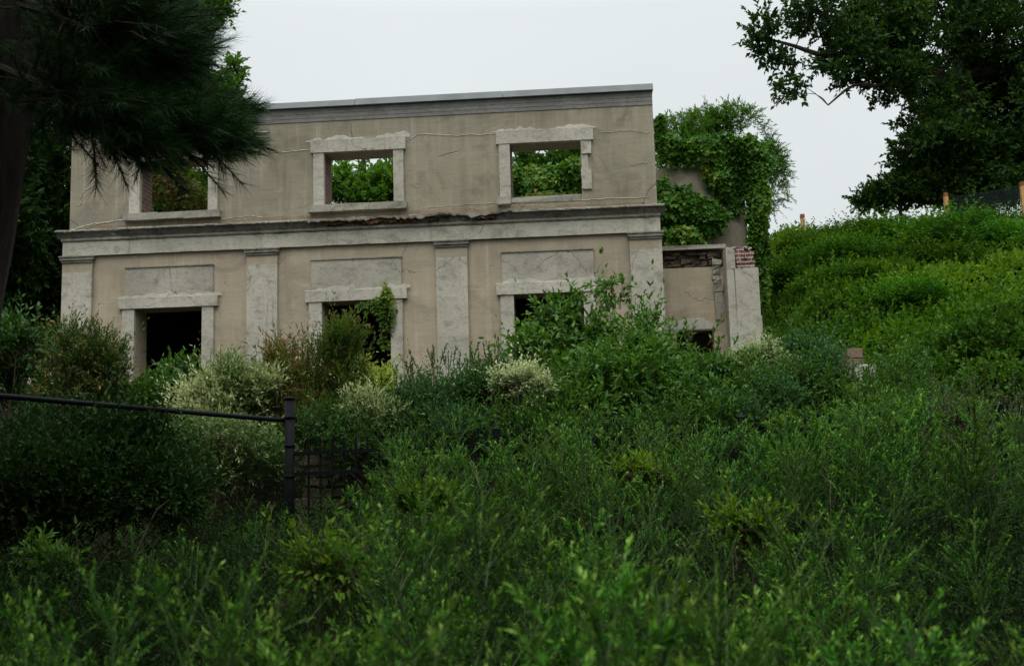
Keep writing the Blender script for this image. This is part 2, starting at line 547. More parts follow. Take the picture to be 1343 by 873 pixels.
def shrub(name, label, cat, blobs, n, k, leaf, wid, mat, rng, kind='lo', tl=(.18, .4), upw=.55, shell=.6, tint=.4, tip=.35, stems=9, stemr=.012,
          spires=(), gap=None, gfreq=2.2, gthr=-.5, ang=.9, group=None, stem_mat='twig', base=None, lightclump=.16, extra=None, curl=.1, rnd=.5):
    """a plant: blobs of leafy twigs over stems that rise from the ground"""
    cen = np.average([b[0] for b in blobs], axis=0, weights=[b[1][0] for b in blobs])
    if base is None:
        base = np.array([cen[0], cen[1], float(ground(cen[0], cen[1]))])
    root = thing(name, label, cat, tuple(base), group)
    LV = Leaves()
    parts = []
    for b in blobs:
        c, r_ = np.asarray(b[0], float), np.asarray(b[1], float)
        w_ = b[2] if len(b) > 2 else r_[0] * r_[2] * 1e4
        parts.append((c, r_ * .74, w_ * .5))
        for _ in range(7):
            u = nrm(rng.normal(size=3) * np.array([1, .8, 1]) + np.array([0, -.2, .25]))
            f = rng.uniform(.26, .5)
            parts.append((c + u * r_ * rng.uniform(.6, .95), r_ * f, w_ * .5 / 7))
    P, O = blob_points(rng, parts, n, shell, gap, gfreq, gthr)
    T = nrm(O * .8 + np.array([0, 0, upw]) + rng.normal(0, rnd, P.shape))
    Lt = rng.uniform(*tl, len(P)) * np.where(rng.uniform(size=len(P)) < .18, rng.uniform(1.4, 2.8, len(P)), 1.0)
    cl = lightclump * sines(rng, P, 5.0)
    twigs(rng, LV, P - T * Lt[:, None] * .4, T, Lt, k, leaf, wid, ang, .7, tint, tip, clump=cl)
    tb = MB()
    for (p, h, m) in spires:
        p = np.asarray(p, float)
        ft_ = np.array([base[0] + rng.normal(0, .1), base[1], float(ground(base[0], base[1])) - .05])
        tb.tube(curve(ft_, p + np.array([0, 0, .05]), rng, .04, 7, .04), np.linspace(stemr, .004, 7), 5, False)
        for _ in range(m):
            b = p + rng.normal(0, .10, 3) * np.array([1, 1, .3])
            d = nrm(np.array([rng.normal(0, .22), rng.normal(0, .2), 1.]))
            L = h * rng.uniform(.6, 1.05)
            e = b + d * L
            tb.tube([b, (b + e) / 2, e], [.006, .005, .002], 4, False)
            twigs(rng, LV, b[None], d[None], np.array([L]), max(10, int(L / leaf * 3.2)), leaf, wid, ang, .7, tint + .05, tip, t0=.15)
    pick = rng.choice(len(P), min(stems, len(P)), replace=False)
    foot = np.array([base[0], base[1], float(ground(base[0], base[1])) - .05])
    for i in pick:
        f = foot + np.array([rng.normal(0, .12), rng.normal(0, .12), 0])
        pts = curve(f, P[i], rng, .05, 6, .06)
        tb.tube(pts, np.linspace(stemr, stemr * .35, 6) * rng.uniform(.7, 1.2), 5, False)
    # twig wood
    sel = rng.choice(len(P), min(len(P), 260), replace=False)
    for i in sel:
        a = P[i] - T[i] * Lt[i] * .6
        tb.tube([a, P[i] + T[i] * Lt[i] * .55], [.004, .0015], 3, False)
    if extra:
        extra(LV, tb)
    tb.build('stem', M[stem_mat], root)
    LV.build('foliage', M[mat], root, kind, curl=curl)
    return root


# ------------------------------------------------------------------ GROUND
def axis(lo, hi, fine_lo, fine_hi, step):
    a = np.arange(fine_lo, fine_hi + 1e-6, step)
    l = fine_lo - np.cumsum(np.geomspace(step, (fine_lo - lo) * .3, 16))
    r = fine_hi + np.cumsum(np.geomspace(step, (hi - fine_hi) * .3, 16))
    return np.unique(np.concatenate([l, a, r]))


gx, gy = axis(-260, 260, -16, 28, .5), axis(-120, 320, -4, 46, .5)
X, Y = np.meshgrid(gx, gy)
V = np.stack([X, Y, ground(X, Y)], -1).reshape(-1, 3)
nx = len(gx)
ii = (np.arange(len(gy) - 1)[:, None] * nx + np.arange(nx - 1)[None]).ravel()
o = add_mesh('ground', V, np.stack([ii, ii + 1, ii + nx + 1, ii + nx], 1), M['soil'], shade=True)
setting(o, 'structure')

# ------------------------------------------------------------------ BUILDING
bld = thing('ruined_building', 'roofless two storey stuccoed shell with empty windows and pale pilasters', 'building', (-3.75, D, 2.0))
TH = .45


def wall_grid(mb, x0, x1, z0, z1, y0, y1, holes, dx=None):
    xs = sorted({x0, x1, *[h[0] for h in holes], *[h[1] for h in holes]})
    zs = sorted({z0, z1, *[h[2] for h in holes], *[h[3] for h in holes]})
    inhole = lambda a, b: any(h[0] - 1e-6 <= a < h[1] - 1e-6 and h[2] - 1e-6 <= b < h[3] - 1e-6 for h in holes)
    for i in range(len(xs) - 1):
        for j in range(len(zs) - 1):
            a, b, c, d = xs[i], xs[i + 1], zs[j], zs[j + 1]
            if inhole(a, c):
                continue
            mb.add([(a, y0, c), (b, y0, c), (b, y0, d), (a, y0, d)], [(0, 1, 2, 3)])
            mb.add([(a, y1, c), (b, y1, c), (b, y1, d), (a, y1, d)], [(3, 2, 1, 0)])

    def side(p, q):
        mb.add([(p[0], y0, p[1]), (q[0], y0, q[1]), (q[0], y1, q[1]), (p[0], y1, p[1])], [(0, 1, 2, 3)])
    side((x0, z0), (x0, z1)); side((x1, z1), (x1, z0)); side((x0, z1), (x1, z1)); side((x1, z0), (x0, z0))
    for h in holes:
        side((h[0], h[3]), (h[0], h[2])); side((h[1], h[2]), (h[1], h[3])); side((h[1], h[3]), (h[0], h[3])); side((h[0], h[2]), (h[1], h[2]))
    return mb


WX0, WX1 = -8.88, 1.43
LO = [(-7.65, -6.455), (-4.35, -3.16), (-1.055, .125)]
UP = [(-7.60, -6.37), (-4.30, -3.08), (-1.05, .17)]
wall_grid(MB(), WX0, WX1, 1.7, 5.60, D, D + TH, [(a, b, 2.35, 4.31) for a, b in LO]).build('lower_wall', M['stucco_lo'], bld)
wall_grid(MB(), WX0, WX1, 5.603, 7.52, D, D + TH, [(a, b, 6.0, 6.94) for a, b in UP]).build('upper_wall', M['stucco_up'], bld)
# parapet of board-marked concrete in courses, metal coping on top
rb = np.random.default_rng(3)
pb = MB()
zz = [7.52, 7.585, 7.66, 7.76]
for i in range(3):
    pb.box(WX0, WX1, D - .012 - .004 * i, D + TH, zz[i] + .002, zz[i + 1] - .002)
pb.build('parapet', M['concrete'], bld)
cb = MB()
xx = np.linspace(WX0 - .05, WX1 + .02, 5)
for i in range(4):
    cb.box(xx[i] + .004, xx[i + 1] - .004, D - .085, D + TH + .05, 7.765, 7.872 + rb.normal(0, .003))
cb.build('coping', M['coping'], bld)
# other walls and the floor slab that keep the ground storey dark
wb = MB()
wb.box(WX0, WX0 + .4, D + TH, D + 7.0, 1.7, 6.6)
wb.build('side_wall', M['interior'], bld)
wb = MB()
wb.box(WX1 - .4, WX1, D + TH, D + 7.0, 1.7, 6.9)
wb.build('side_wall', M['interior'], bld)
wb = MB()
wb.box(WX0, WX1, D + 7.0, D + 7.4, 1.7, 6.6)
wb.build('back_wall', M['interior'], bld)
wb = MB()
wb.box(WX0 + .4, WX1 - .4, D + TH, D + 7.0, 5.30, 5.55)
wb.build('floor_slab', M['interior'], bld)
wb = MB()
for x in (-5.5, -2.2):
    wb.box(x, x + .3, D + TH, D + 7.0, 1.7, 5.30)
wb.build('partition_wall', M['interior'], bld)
# red brick showing in the reveals of the upper windows
for a, b in UP:
    rv = MB()
    rv.box(a, a + .012, D + .06, D + TH - .01, 6.0, 6.94)
    rv.build('brick_reveal', M['brick_dark'], bld)


def profile(mb, x0, x1, prof, step=.04, rngs=None, break_fn=None, ends=True):
    """sweep a (y,z) profile along x with small wear; break_fn(x) in 0..1 eats the projecting nose"""
    xs = np.arange(x0, x1 + step * .5, step)
    xs[-1] = x1
    n = len(prof)
    V = np.zeros((len(xs), n, 3))
    for i, x in enumerate(xs):
        e = break_fn(x) if break_fn else 0
        for j, (y, z) in enumerate(prof):
            nose = D - y
            yy = D - nose * (1 - e * (.35 + .5 * (nose / .24)) if nose > .03 else 1)
            V[i, j] = (x, yy, z)
    if rngs is not None:
        V[..., 1:] += rngs.normal(0, .0022, V[..., 1:].shape)
        if break_fn:
            e = np.array([break_fn(x) for x in xs])[:, None, None]
            V[..., 1:] += rngs.normal(0, .014, V[..., 1:].shape) * e
    ii = (np.arange(len(xs) - 1)[:, None] * n + np.arange(n)[None]).ravel()
    jj = (np.arange(len(xs) - 1)[:, None] * n + (np.arange(n)[None] + 1) % n).ravel()
    mb.add(V.reshape(-1, 3), np.stack([ii, jj, jj + n, ii + n], 1))
    if ends:
        for s0 in (0, (len(xs) - 1) * n):
            c = V.reshape(-1, 3)[s0:s0 + n].mean(0)
            mb.add(np.vstack([V.reshape(-1, 3)[s0:s0 + n], c]), [], [(k, (k + 1) % n, n) for k in range(n)])
    return mb


rc = np.random.default_rng(11)


def brk(x):
    v = .55 * math.sin(3.1 * x + .7) + .35 * math.sin(7.7 * x) + .25 * math.sin(17 * x + 1) + .2 * math.sin(31 * x)
    mid = 1.0 if -4.6 < x < -1.15 else 0.0
    if x < -7.9:
        mid = max(mid, .35)
    return float(np.clip(mid * (.55 + v * .6), 0, 1))


cm = MB()
profile(cm, -9.05, 1.535, [(D + .02, 5.745), (D - .17, 5.735), (D - .20, 5.715), (D - .20, 5.695), (D - .15, 5.68), (D - .10, 5.62), (D - .085, 5.60), (D + .02, 5.60)], .035, rc, brk)
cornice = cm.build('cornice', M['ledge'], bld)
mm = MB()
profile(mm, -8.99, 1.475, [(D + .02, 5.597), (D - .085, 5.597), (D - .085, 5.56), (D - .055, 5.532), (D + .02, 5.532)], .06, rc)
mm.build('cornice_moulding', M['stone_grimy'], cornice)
# exposed broken cement and a rusty bar along the ruined stretch
xs = np.arange(-4.55, -.5, .06)
rr = np.random.default_rng(5)
zt = 5.725 + .012 * np.sin(xs * 5) + rr.normal(0, .008, len(xs))
zb = zt - rr.uniform(.03, .075, len(xs)) * (.5 + .5 * np.sin(xs * 3.3 + 1) ** 2)
yf = D - np.convolve(rr.uniform(.12, .26, len(xs)), [.25, .5, .25], 'same') - .03
V = []
for i in range(len(xs)):
    V += [(xs[i], D + .01, zt[i] + .01), (xs[i], yf[i], zt[i]), (xs[i], yf[i] + .015, zb[i]), (xs[i], D + .01, zb[i])]
n4 = 4
ii = (np.arange(len(xs) - 1)[:, None] * 4 + np.arange(4)[None]).ravel()
jj = (np.arange(len(xs) - 1)[:, None] * 4 + (np.arange(4)[None] + 1) % 4).ravel()
add_mesh('broken_cement', V, np.stack([ii, jj, jj + 4, ii + 4], 1), M['mortar'], cornice)
rbm = MB()
rbm.tube([(-3.9, D - .12, 5.668), (-3.2, D - .13, 5.664), (-2.6, D - .12, 5.668)], .012, 6)
rbm.tube([(-1.42, D - .17, 5.69), (-1.50, D - .16, 5.55), (-1.60, D - .14, 5.36)], .005, 5)
rbm.build('rusty_bar', M['rust'], cornice)
for fx_, fw_ in ((-4.35, .42), (-3.62, .30), (-3.22, .2), (-2.95, .34), (-2.5, .16), (-1.62, .28)):
    rf_ = MB()
    n_ = 9
    for q in range(n_):
        rf_.box(fx_ + fw_ * q / n_, fx_ + fw_ * (q + 1) / n_ - .001, D - .135 - rr.uniform(0, .012), D - .09, 5.645 - rr.uniform(0, .035), 5.678 + rr.uniform(-.01, .01), .003, rr)
    rf_.build('rust_flake', M['rust'], cornice)
mm = MB()
profile(mm, -8.965, 1.462, [(D + .02, 5.529), (D - .06, 5.529), (D - .06, 5.287), (D + .02, 5.287)], .15, rc)
mm.build('frieze', M['stone'], bld)

# pilasters with capitals
for i in range(4):
    x0 = -8.966 + 3.3 * i
    x1 = x0 + .538
    p = MB()
    p.box(x0, x1, D - .055, D + .02, 1.7, 5.0)
    po = p.build('pilaster', M['stone'], bld)
    c = MB()
    c.box(x0 - .003, x1 + .003, D - .050, D + .02, 5.003, 5.165)
    c.build('necking', M['stucco_lo'], po)
    c = MB()
    c.box(x0 - .012, x1 + .012, D - .075, D + .02, 5.168, 5.205)
    c.box(x0 - .03, x1 + .03, D - .098, D + .02, 5.208, 5.258)
    c.box(x0 - .045, x1 + .045, D - .115, D + .02, 5.261, 5.284)
    c.build('capital', M['ledge'], po)


def ragged(x0, x1, z0, h, y, th, rng, n=40, amp=.05, ends=.06):
    """a trowelled mortar smear with an uneven upper outline, `th` thick"""
    xs = np.linspace(x0, x1, n)
    top = z0 + h * (1 - np.abs(np.linspace(-1, 1, n)) ** 8 * .7) + np.convolve(rng.normal(0, amp * .6, n), [.2, .3, .3, .2], 'same') + amp * np.sin(xs * 6 + 1) * .4
    top = np.maximum(top, z0 + .01)
    V, Q = [], []
    for i in range(n):
        V += [(xs[i], y, z0), (xs[i], y - th, z0), (xs[i], y - th * .6, top[i]), (xs[i], y, top[i] + .005)]
    ii = (np.arange(n - 1)[:, None] * 4 + np.arange(3)[None]).ravel()
    return V, np.stack([ii, ii + 1, ii + 5, ii + 4], 1)


rm = np.random.default_rng(21)
# upper window surrounds
for k, (a, b) in enumerate(UP):
    yf = D - .05
    right_broken = k == 2
    l = MB()
    l.box(a - .23, b + .22, yf - .018, D + .02, 6.94, 7.16, .004, rm)
    so = l.build('window_surround', M['stone'], bld)
    s = MB()
    s.box(a - .19, a - .002, yf, D + .02, 6.003, 6.937, .003, rm)
    s.build('jamb', M['stone'], so)
    s = MB()
    if right_broken:
        s.box(b + .002, b + .17, yf + .012, D + .02, 6.08, 6.42, .006, rm)
        s.box(b + .004, b + .12, yf + .03, D + .02, 6.425, 6.70, .009, rm)
        s.box(b + .002, b + .175, yf, D + .02, 6.70, 6.937, .006, rm)
    else:
        s.box(b + .002, b + .175, yf, D + .02, 6.003, 6.937, .003, rm)
    s.build('jamb', M['stone'], so)
    w = MB()
    if right_broken:
        w.box(a - .24, a - .005, yf - .055, D + .02, 5.872, 6.0, .004, rm)
        w.box(a + .0, b - .02, D - .008, D + .3, 5.90, 5.998, .006, rm)
    else:
        xx = np.sort(np.array([a - .27, a + .35, a + .8, b + .23]))
        for q in range(3):
            w.box(xx[q] + .001, xx[q + 1] - .001, yf - .06 + rm.normal(0, .004), D + .25, 5.872 + rm.normal(0, .006), 5.998, .004, rm)
    w.build('sill', M['stone_grimy'], so)
    V, Q = ragged(a - (.33 if k else .1), b + .30, 7.161, .045, D - .001, .007, rm, 60, .06)
    add_mesh('mortar_patch', V, Q, M['mortar'], so)

# ground floor openings: jambs, eared lintel, raised panel over it
for k, (a, b) in enumerate(LO):
    s = MB()
    yf = D - .055
    s.box(a - .285, b + .285, yf - .02, D + .02, 4.31, 4.50, .004, rm)
    so = s.build('door_surround', M['stone'], bld)
    for e0, e1 in ((a - .225, a - .001), (b + .001, b + .205)):
        l = MB()
        l.box(e0, e1, yf, D + .02, 1.8, 4.307, .003, rm)
        l.build('jamb', M['stone'], so)
    p = MB()
    p.box(a - .19, b + .19, D - .028, D + .02, 4.503, 5.03, .002, rm)
    p.build('panel', M['panel'], so)
    p = MB()
    p.box(a - .20, b + .20, D - .045, D + .02, 5.033, 5.052)
    p.build('panel_moulding', M['ledge'], so)
    V, Q = ragged(a - .30, b + .34, 4.501, .04, D - .029, .008, rm, 60, .06)
    add_mesh('mortar_patch', V, Q, M['mortar'], so)

V, Q = ragged(WX0 + .02, WX1 - .02, 5.748, .10, D - .0005, .006, rm, 160, .03)
add_mesh('damp_band', V, Q, M['damp'], bld)

# pale filled cracks wandering over the stucco
def crackline(pts, w, y=D - .002):
    pts = [at(px, py, D) for px, py in pts]
    P = []
    for p, q in zip(pts[:-1], pts[1:]):
        for t in np.linspace(0, 1, 9)[:-1]:
            P.append(p + (q - p) * t + np.array([rm.normal(0, .008), 0, rm.normal(0, .010)]))
    P.append(pts[-1])
    P = np.array(P)
    n = len(P)
    hw = w * rm.uniform(.4, 1.1, n)
    V = np.zeros((n, 4, 3))
    V[:, 0] = P + np.stack([0 * hw, 0 * hw, hw], 1)
    V[:, 1] = P + np.stack([0 * hw, -.006 + 0 * hw, .3 * hw], 1)
    V[:, 2] = P - np.stack([0 * hw, .006 + 0 * hw, .3 * hw], 1)
    V[:, 3] = P - np.stack([0 * hw, 0 * hw, hw], 1)
    V[:, :, 1] += y - D
    ii = (np.arange(n - 1)[:, None] * 4 + np.arange(3)[None]).ravel()
    add_mesh('crack_filler', V.reshape(-1, 3), np.stack([ii, ii + 4, ii + 5, ii + 1], 1), M['mortar'], bld)


crackline([(92, 302), (120, 294), (150, 290), (168, 286)], .018)
crackline([(105, 262), (112, 250), (122, 244)], .012)
crackline([(104, 270), (107, 264)], .022)
crackline([(290, 287), (330, 283), (345, 285)], .010)
crackline([(350, 199), (380, 199), (408, 196)], .012)
crackline([(534, 184), (550, 176), (600, 178), (650, 176)], .010)
crackline([(786, 174), (830, 172), (852, 174)], .008)
crackline([(826, 217), (850, 213)], .008)
crackline([(560, 273), (620, 268), (655, 266)], .008)
crackline([(670, 266), (730, 264), (776, 262), (852, 258)], .010)
crackline([(122, 222), (124, 240)], .008)
# chipped damp cement under the parapet band
V, Q = ragged(-5.9, -5.3, 7.37, .03, D - .001, .02, rm, 12, .03)
add_mesh('mortar_patch', V, Q, M['mortar'], bld)

# ---- the lower wing at the right
WD = D + 1.5
wr = MB()
wall_grid(wr, 1.36, 2.80, 1.8, 4.93, WD, WD + .4, [(1.80, 2.47, 2.5, 3.77)])
wr.build('wing_wall', M['stucco_lo'], bld)
nd = MB()
rw = np.random.default_rng(31)
for i in range(34):                         # torn plaster and rubble where a roof edge sat
    x = rw.uniform(1.45, 2.6)
    z = rw.uniform(4.95, 5.20)
    w_, h_ = rw.uniform(.08, .22), rw.uniform(.03, .075)
    nd.box(x, min(x + w_, 2.72), WD + rw.uniform(.02, .12), WD + .38, z, z + h_, .01, rw)
nd.box(1.38, 2.74, WD + .13, WD + .39, 4.935, 5.26, .004, rw)
nd.build('torn_masonry', M['rubble'], bld)
nd = MB()
nd.box(1.40, 2.76, WD - .05, WD + 1.3, 5.265, 5.335, .005, rw)
nd.build('wing_ledge', M['stone_grimy'], bld)
V, Q = ragged(1.38, 2.5, 3.79, .17, WD - .001, .012, rw, 36, .05)
add_mesh('mortar_patch', V, Q, M['mortar'], bld)
ps = MB()
ps.box(2.52, 2.66, WD - .05, WD + .02, 3.95, 4.45, .005, rw)
ps.box(2.50, 2.68, WD - .07, WD + .02, 4.455, 4.60, .01, rw)
for q in range(5):
    ps.box(2.50 + rw.uniform(-.02, .03), 2.66 + rw.uniform(-.05, .02), WD - .05, WD + .02, 4.61 + .09 * q, 4.69 + .09 * q, .016, rw)
ps.build('broken_pilaster', M['stone_grimy'], bld)
# free end pier: stone casing over a red brick core
pi = MB()
PY = D + 1.05
pi.box(2.83, 3.24, PY, PY + .75, 1.9, 4.80, .006, rw)
pi.box(2.835, 3.29, PY + .03, PY + .75, 1.9, 3.95, .01, rw)
pier = pi.build('end_pier', M['stone'], bld)
pc = MB()
pc.box(2.70, 2.822, PY + .01, PY + .7, 1.9, 5.20, .01, rw)
pc.box(2.72, 2.86, PY + .008, PY + .2, 4.806, 5.17, .014, rw)
pc.build('casing_edge', M['stone'], pier)
pc = MB()
for r_ in range(5):
    for c_ in range(2):
        zz0 = 4.815 + r_ * .078
        if r_ == 4 and c_ == 1:
            continue
        pc.box(2.875 + c_ * .165 + rw.normal(0, .008), 3.03 + c_ * .165 + rw.normal(0, .008), PY + .03 + rw.uniform(0, .025), PY + .6, zz0, zz0 + .068, .004, rw)
pc.build('brick_core', M['brick'], pier)
pc = MB()
for q in range(9):
    x = rw.uniform(2.74, 3.12)
    z = 5.13 + rw.uniform(0, .06)
    pc.box(x, x + rw.uniform(.05, .12), PY + rw.uniform(0, .3), PY + .5, z, z + rw.uniform(.02, .05), .012, rw)
pc.build('mortar_crumb', M['mortar'], pier)
# taller wall behind the ledge, later swallowed by ivy
uw = MB()
uw.box(1.30, float(at(979, 290, D + 3.0)[0]), D + 3.0, D + 3.4, 1.9, 7.25, .01, rw)
rw_ = MB()
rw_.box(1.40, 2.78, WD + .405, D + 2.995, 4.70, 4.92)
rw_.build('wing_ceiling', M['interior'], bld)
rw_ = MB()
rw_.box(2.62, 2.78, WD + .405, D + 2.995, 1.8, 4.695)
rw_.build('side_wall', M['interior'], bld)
uw.build('rear_wall', M['stucco_up'], bld)

# brown rubble stub standing inside the middle doorway
rs = np.random.default_rng(41)
st = thing('masonry_stub', 'brown rounded masonry stump just inside the middle doorway', 'masonry', tuple(at(464, 500, D + .75)))
sb = MB()
zc = 2.2
c0 = at(464, 462, D + .75)
for q, w_ in enumerate((.19, .2, .19, .2, .18, .19, .2, .19, .18, .16, .12)):
    sb.box(c0[0] - w_ + rs.normal(0, .02), c0[0] + w_ + rs.normal(0, .02), D + .6, D + .95, zc, zc + .115, .012, rs)
    zc += .122
sb.build('stone_course', M['rock'], st)


# ------------------------------------------------------------------ IVY
def ivy(name, label, blobs, n, leaf, mat, rng, cat='ivy', kind='lo', down=.55, out=(0, -1, 0), tint=.45, jit=.5, root_at=None, clump=.2, thr=None, vine=14):
    """leaves hanging in overlapping layers on a wall: blobs are (px, py, rx_px, ry_px, dist, depth)"""
    cs = [at(b[0], b[1], b[4]) for b in blobs]
    base = root_at if root_at is not None else np.array([cs[0][0], cs[0][1], cs[0][2]])
    root = thing(name, label, cat, tuple(base))
    w = np.array([b[2] * b[3] for b in blobs], float)
    idx = rng.choice(len(blobs), n, p=w / w.sum())
    C = np.array(cs)[idx]
    R = np.array([(pxm(b[2], b[4]), b[5], pxm(b[3], b[4])) for b in blobs])[idx]
    a = rng.uniform(0, 6.283, n)
    r = np.sqrt(rng.uniform(0, 1, n)) * (1 + .13 * np.sin(5 * a + idx) + .08 * np.sin(11 * a))
    lump = sines(rng, C + np.stack([R[:, 0] * r * np.cos(a), 0 * a, R[:, 2] * r * np.sin(a)], 1), 5.5)
    depth = R[:, 1] * np.sqrt(np.clip(1 - .7 * r * r, .05, 1)) * (.75 + .3 * lump) * rng.uniform(.5, 1, n)
    P = C + np.stack([R[:, 0] * r * np.cos(a), -depth, R[:, 2] * r * np.sin(a)], 1)
    if thr is not None:
        kp = lump > thr
        P, lump = P[kp], lump[kp]
        n = len(P)
    LV = Leaves()
    o_ = np.array(out, float)
    Dr = np.array([0, -.45, -down]) + rng.normal(0, .5, (n, 3))
    N = o_ * .9 + np.array([0, 0, .55]) + rng.normal(0, .38, (n, 3))
    sz = leaf * rng.uniform(.6, 1.2, n)
    LV.add(P, Dr, N, sz, sz * .85, np.clip(tint + clump * lump + rng.normal(0, jit * .3, n), 0, 1))
    LV.build('foliage', M[mat], root, kind, .10, .14)
    tb = MB()
    for q in range(vine):
        i, j = rng.integers(0, n, 2)
        a_, b_ = P[i].copy(), P[j].copy()
        a_[1] = b_[1] = cs[0][1] - .015
        if np.linalg.norm(a_ - b_) > 2.5:
            continue
        tb.tube(curve(a_, b_, rng, .05, 6) * np.array([1, 0, 1]) + np.array([0, cs[0][1] - .015, 0]), np.linspace(.012, .004, 6), 4, False)
    if tb.n:
        tb.build('vine', M['twig'], root)
    return root


ri = np.random.default_rng(51)
RW = D + 3.0
ivy('ivy', 'thick green ivy swallowing the top of the right wing wall', [
    (938, 198, 60, 20, RW, .3), (978, 218, 32, 36, RW, .42), (880, 198, 16, 22, RW, .3), (866, 178, 8, 30, RW - .8, .22), (926, 224, 6, 22, RW, .15), (944, 236, 7, 30, RW, .2), (962, 258, 7, 26, RW, .2), (1001, 372, 5, 36, RW, .2), (990, 262, 15, 50, RW, .45),
    (993, 322, 13, 50, RW, .4), (956, 236, 26, 28, RW, .36)], 9600, .115, 'ivy', ri, kind='lo')
ivy('ivy', 'rounded ivy clump hanging on the wing above the torn masonry', [
    (892, 284, 42, 37, RW - .1, .5), (926, 288, 26, 23, RW - .1, .4), (870, 268, 12, 36, RW - .1, .35), (892, 315, 28, 16, RW - .8, .3), (940, 288, 10, 6, RW - .1, .2)], 4200, .115, 'ivy', ri)
ivy('ivy', 'yellowish vine climbing the top right corner of the middle doorway', [
    (507, 405, 13, 30, D - .06, .14), (490, 402, 22, 10, D - .06, .12), (508, 440, 9, 24, D + .1, .15), (508, 382, 5, 14, D - .06, .08)], 470, .075, 'ivy_yellow', ri, kind='hi', tint=.45)
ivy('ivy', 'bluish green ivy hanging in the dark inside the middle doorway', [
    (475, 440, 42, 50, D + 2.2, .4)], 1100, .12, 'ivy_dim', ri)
ivy('ivy', 'dim ivy hanging inside the doorway behind the young tree', [
    (695, 430, 22, 45, D + 1.6, .3), (735, 410, 30, 30, D + 2.4, .3)], 800, .11, 'ivy', ri)
ivy('ivy', 'leafy ivy bank seen through the right upper window', [
    (715, 256, 62, 36, D + 4.2, .5), (752, 236, 28, 26, D + 4.2, .5), (676, 244, 14, 26, D + 3.6, .4)], 4200, .125, 'ivy', ri, tint=.55)
ivy('ivy', 'yellow green creeper lying on the sill of the right upper window', [
    (715, 257, 30, 5, D + .22, .10)], 230, .055, 'ivy_yellow', ri, tint=.55, vine=0)
ivy('ivy', 'rusty brown and green vine seen through the left upper window', [
    (225, 250, 34, 36, D + 1.6, .4), (255, 262, 26, 22, D + 1.6, .4)], 1000, .09, 'autumn', ri, tint=.5, thr=-.4)

# ------------------------------------------------------------------ FENCES
FY = 9.75
fx = lambda px, py=600: at(px, py, FY)[0]
pf = thing('picket_fence', 'low black steel picket fence with twin rails half buried in weeds', 'fence', (fx(800), FY, float(ground(fx(800), FY))))
zt = at(652, 562, FY)[2]
xg = fx(380)


def fz(x):                                             # fence steps gently with the ground
    return zt + .018 * (x - fx(652))


x_end = fx(1400)
for (px) in (652, 975, 1316):
    x = fx(px)
    b = MB()
    b.box(x - .032, x + .032, FY - .032, FY + .032, .4, fz(x))
    b.add([(x - .036, FY - .036, fz(x)), (x + .036, FY - .036, fz(x)), (x + .036, FY + .036, fz(x)), (x - .036, FY + .036, fz(x)), (x, FY, fz(x) + .035)],
          [], [(0, 1, 4), (1, 2, 4), (2, 3, 4), (3, 0, 4)])
    b.build('post', M['black_metal'], pf)
for dz in (-.17, -.37, -1.05):
    b = MB()
    b.add([(xg, FY - .018, fz(xg) + dz), (x_end, FY - .018, fz(x_end) + dz), (x_end, FY + .018, fz(x_end) + dz), (xg, FY + .018, fz(xg) + dz),
           (xg, FY - .018, fz(xg) + dz + .038), (x_end, FY - .018, fz(x_end) + dz + .038), (x_end, FY + .018, fz(x_end) + dz + .038), (xg, FY + .018, fz(xg) + dz + .038)],
          [(0, 1, 5, 4), (2, 3, 7, 6), (4, 5, 6, 7), (0, 3, 2, 1), (0, 4, 7, 3), (1, 2, 6, 5)])
    b.build('rail', M['black_metal'], pf)
x = xg + .19
while x < x_end:
    if min(abs(x - fx(p)) for p in (652, 975, 1316)) > .05:
        b = MB()
        t_ = fz(x) - .015
        b.box(x - .0095, x + .0095, FY - .0095, FY + .0095, .55, t_)
        b.add([(x - .0095, FY - .0095, t_), (x + .0095, FY - .0095, t_), (x + .0095, FY + .0095, t_), (x - .0095, FY + .0095, t_), (x, FY, t_ + .03)],
              [], [(0, 1, 4), (1, 2, 4), (2, 3, 4), (3, 0, 4)])
        b.build('picket', M['black_metal'], pf)
    x += .118

cf = thing('chain_link_fence', 'black chain link fence with sloping top rail and stout end post', 'fence', (xg, FY, float(ground(xg, FY))))
ztop = at(381, 520, FY)[2]
b = MB()
b.tube([(xg, FY, .3), (xg, FY, ztop - .03)], .05, 14)
po = b.build('post', M['black_metal'], cf, True)
b = MB()
b.tube([(xg, FY, ztop - .032), (xg, FY, ztop - .008), (xg, FY, ztop)], [.055, .055, .035], 14)
b.build('post_cap', M['black_metal'], po, True)
b = MB()
for z in (ztop - .22, ztop - .50, ztop - .8):
    b.tube([(xg, FY, z), (xg, FY, z + .03)], .056, 14)
b.build('bracket', M['black_metal'], po, True)
ra, rz_ = at(372, 551, FY), at(-60, 514, 7.5)
b = MB()
b.tube([ra + (rz_ - ra) * t for t in np.linspace(-.03, 1, 14)], .0235, 10)
b.build('rail', M['black_metal'], cf, True)
b = MB()                                                # woven wire hung from the rail
L_ = np.linalg.norm((rz_ - ra)[:2])
ux = (rz_ - ra) / L_
s_ = 0.0
hgt = 1.35
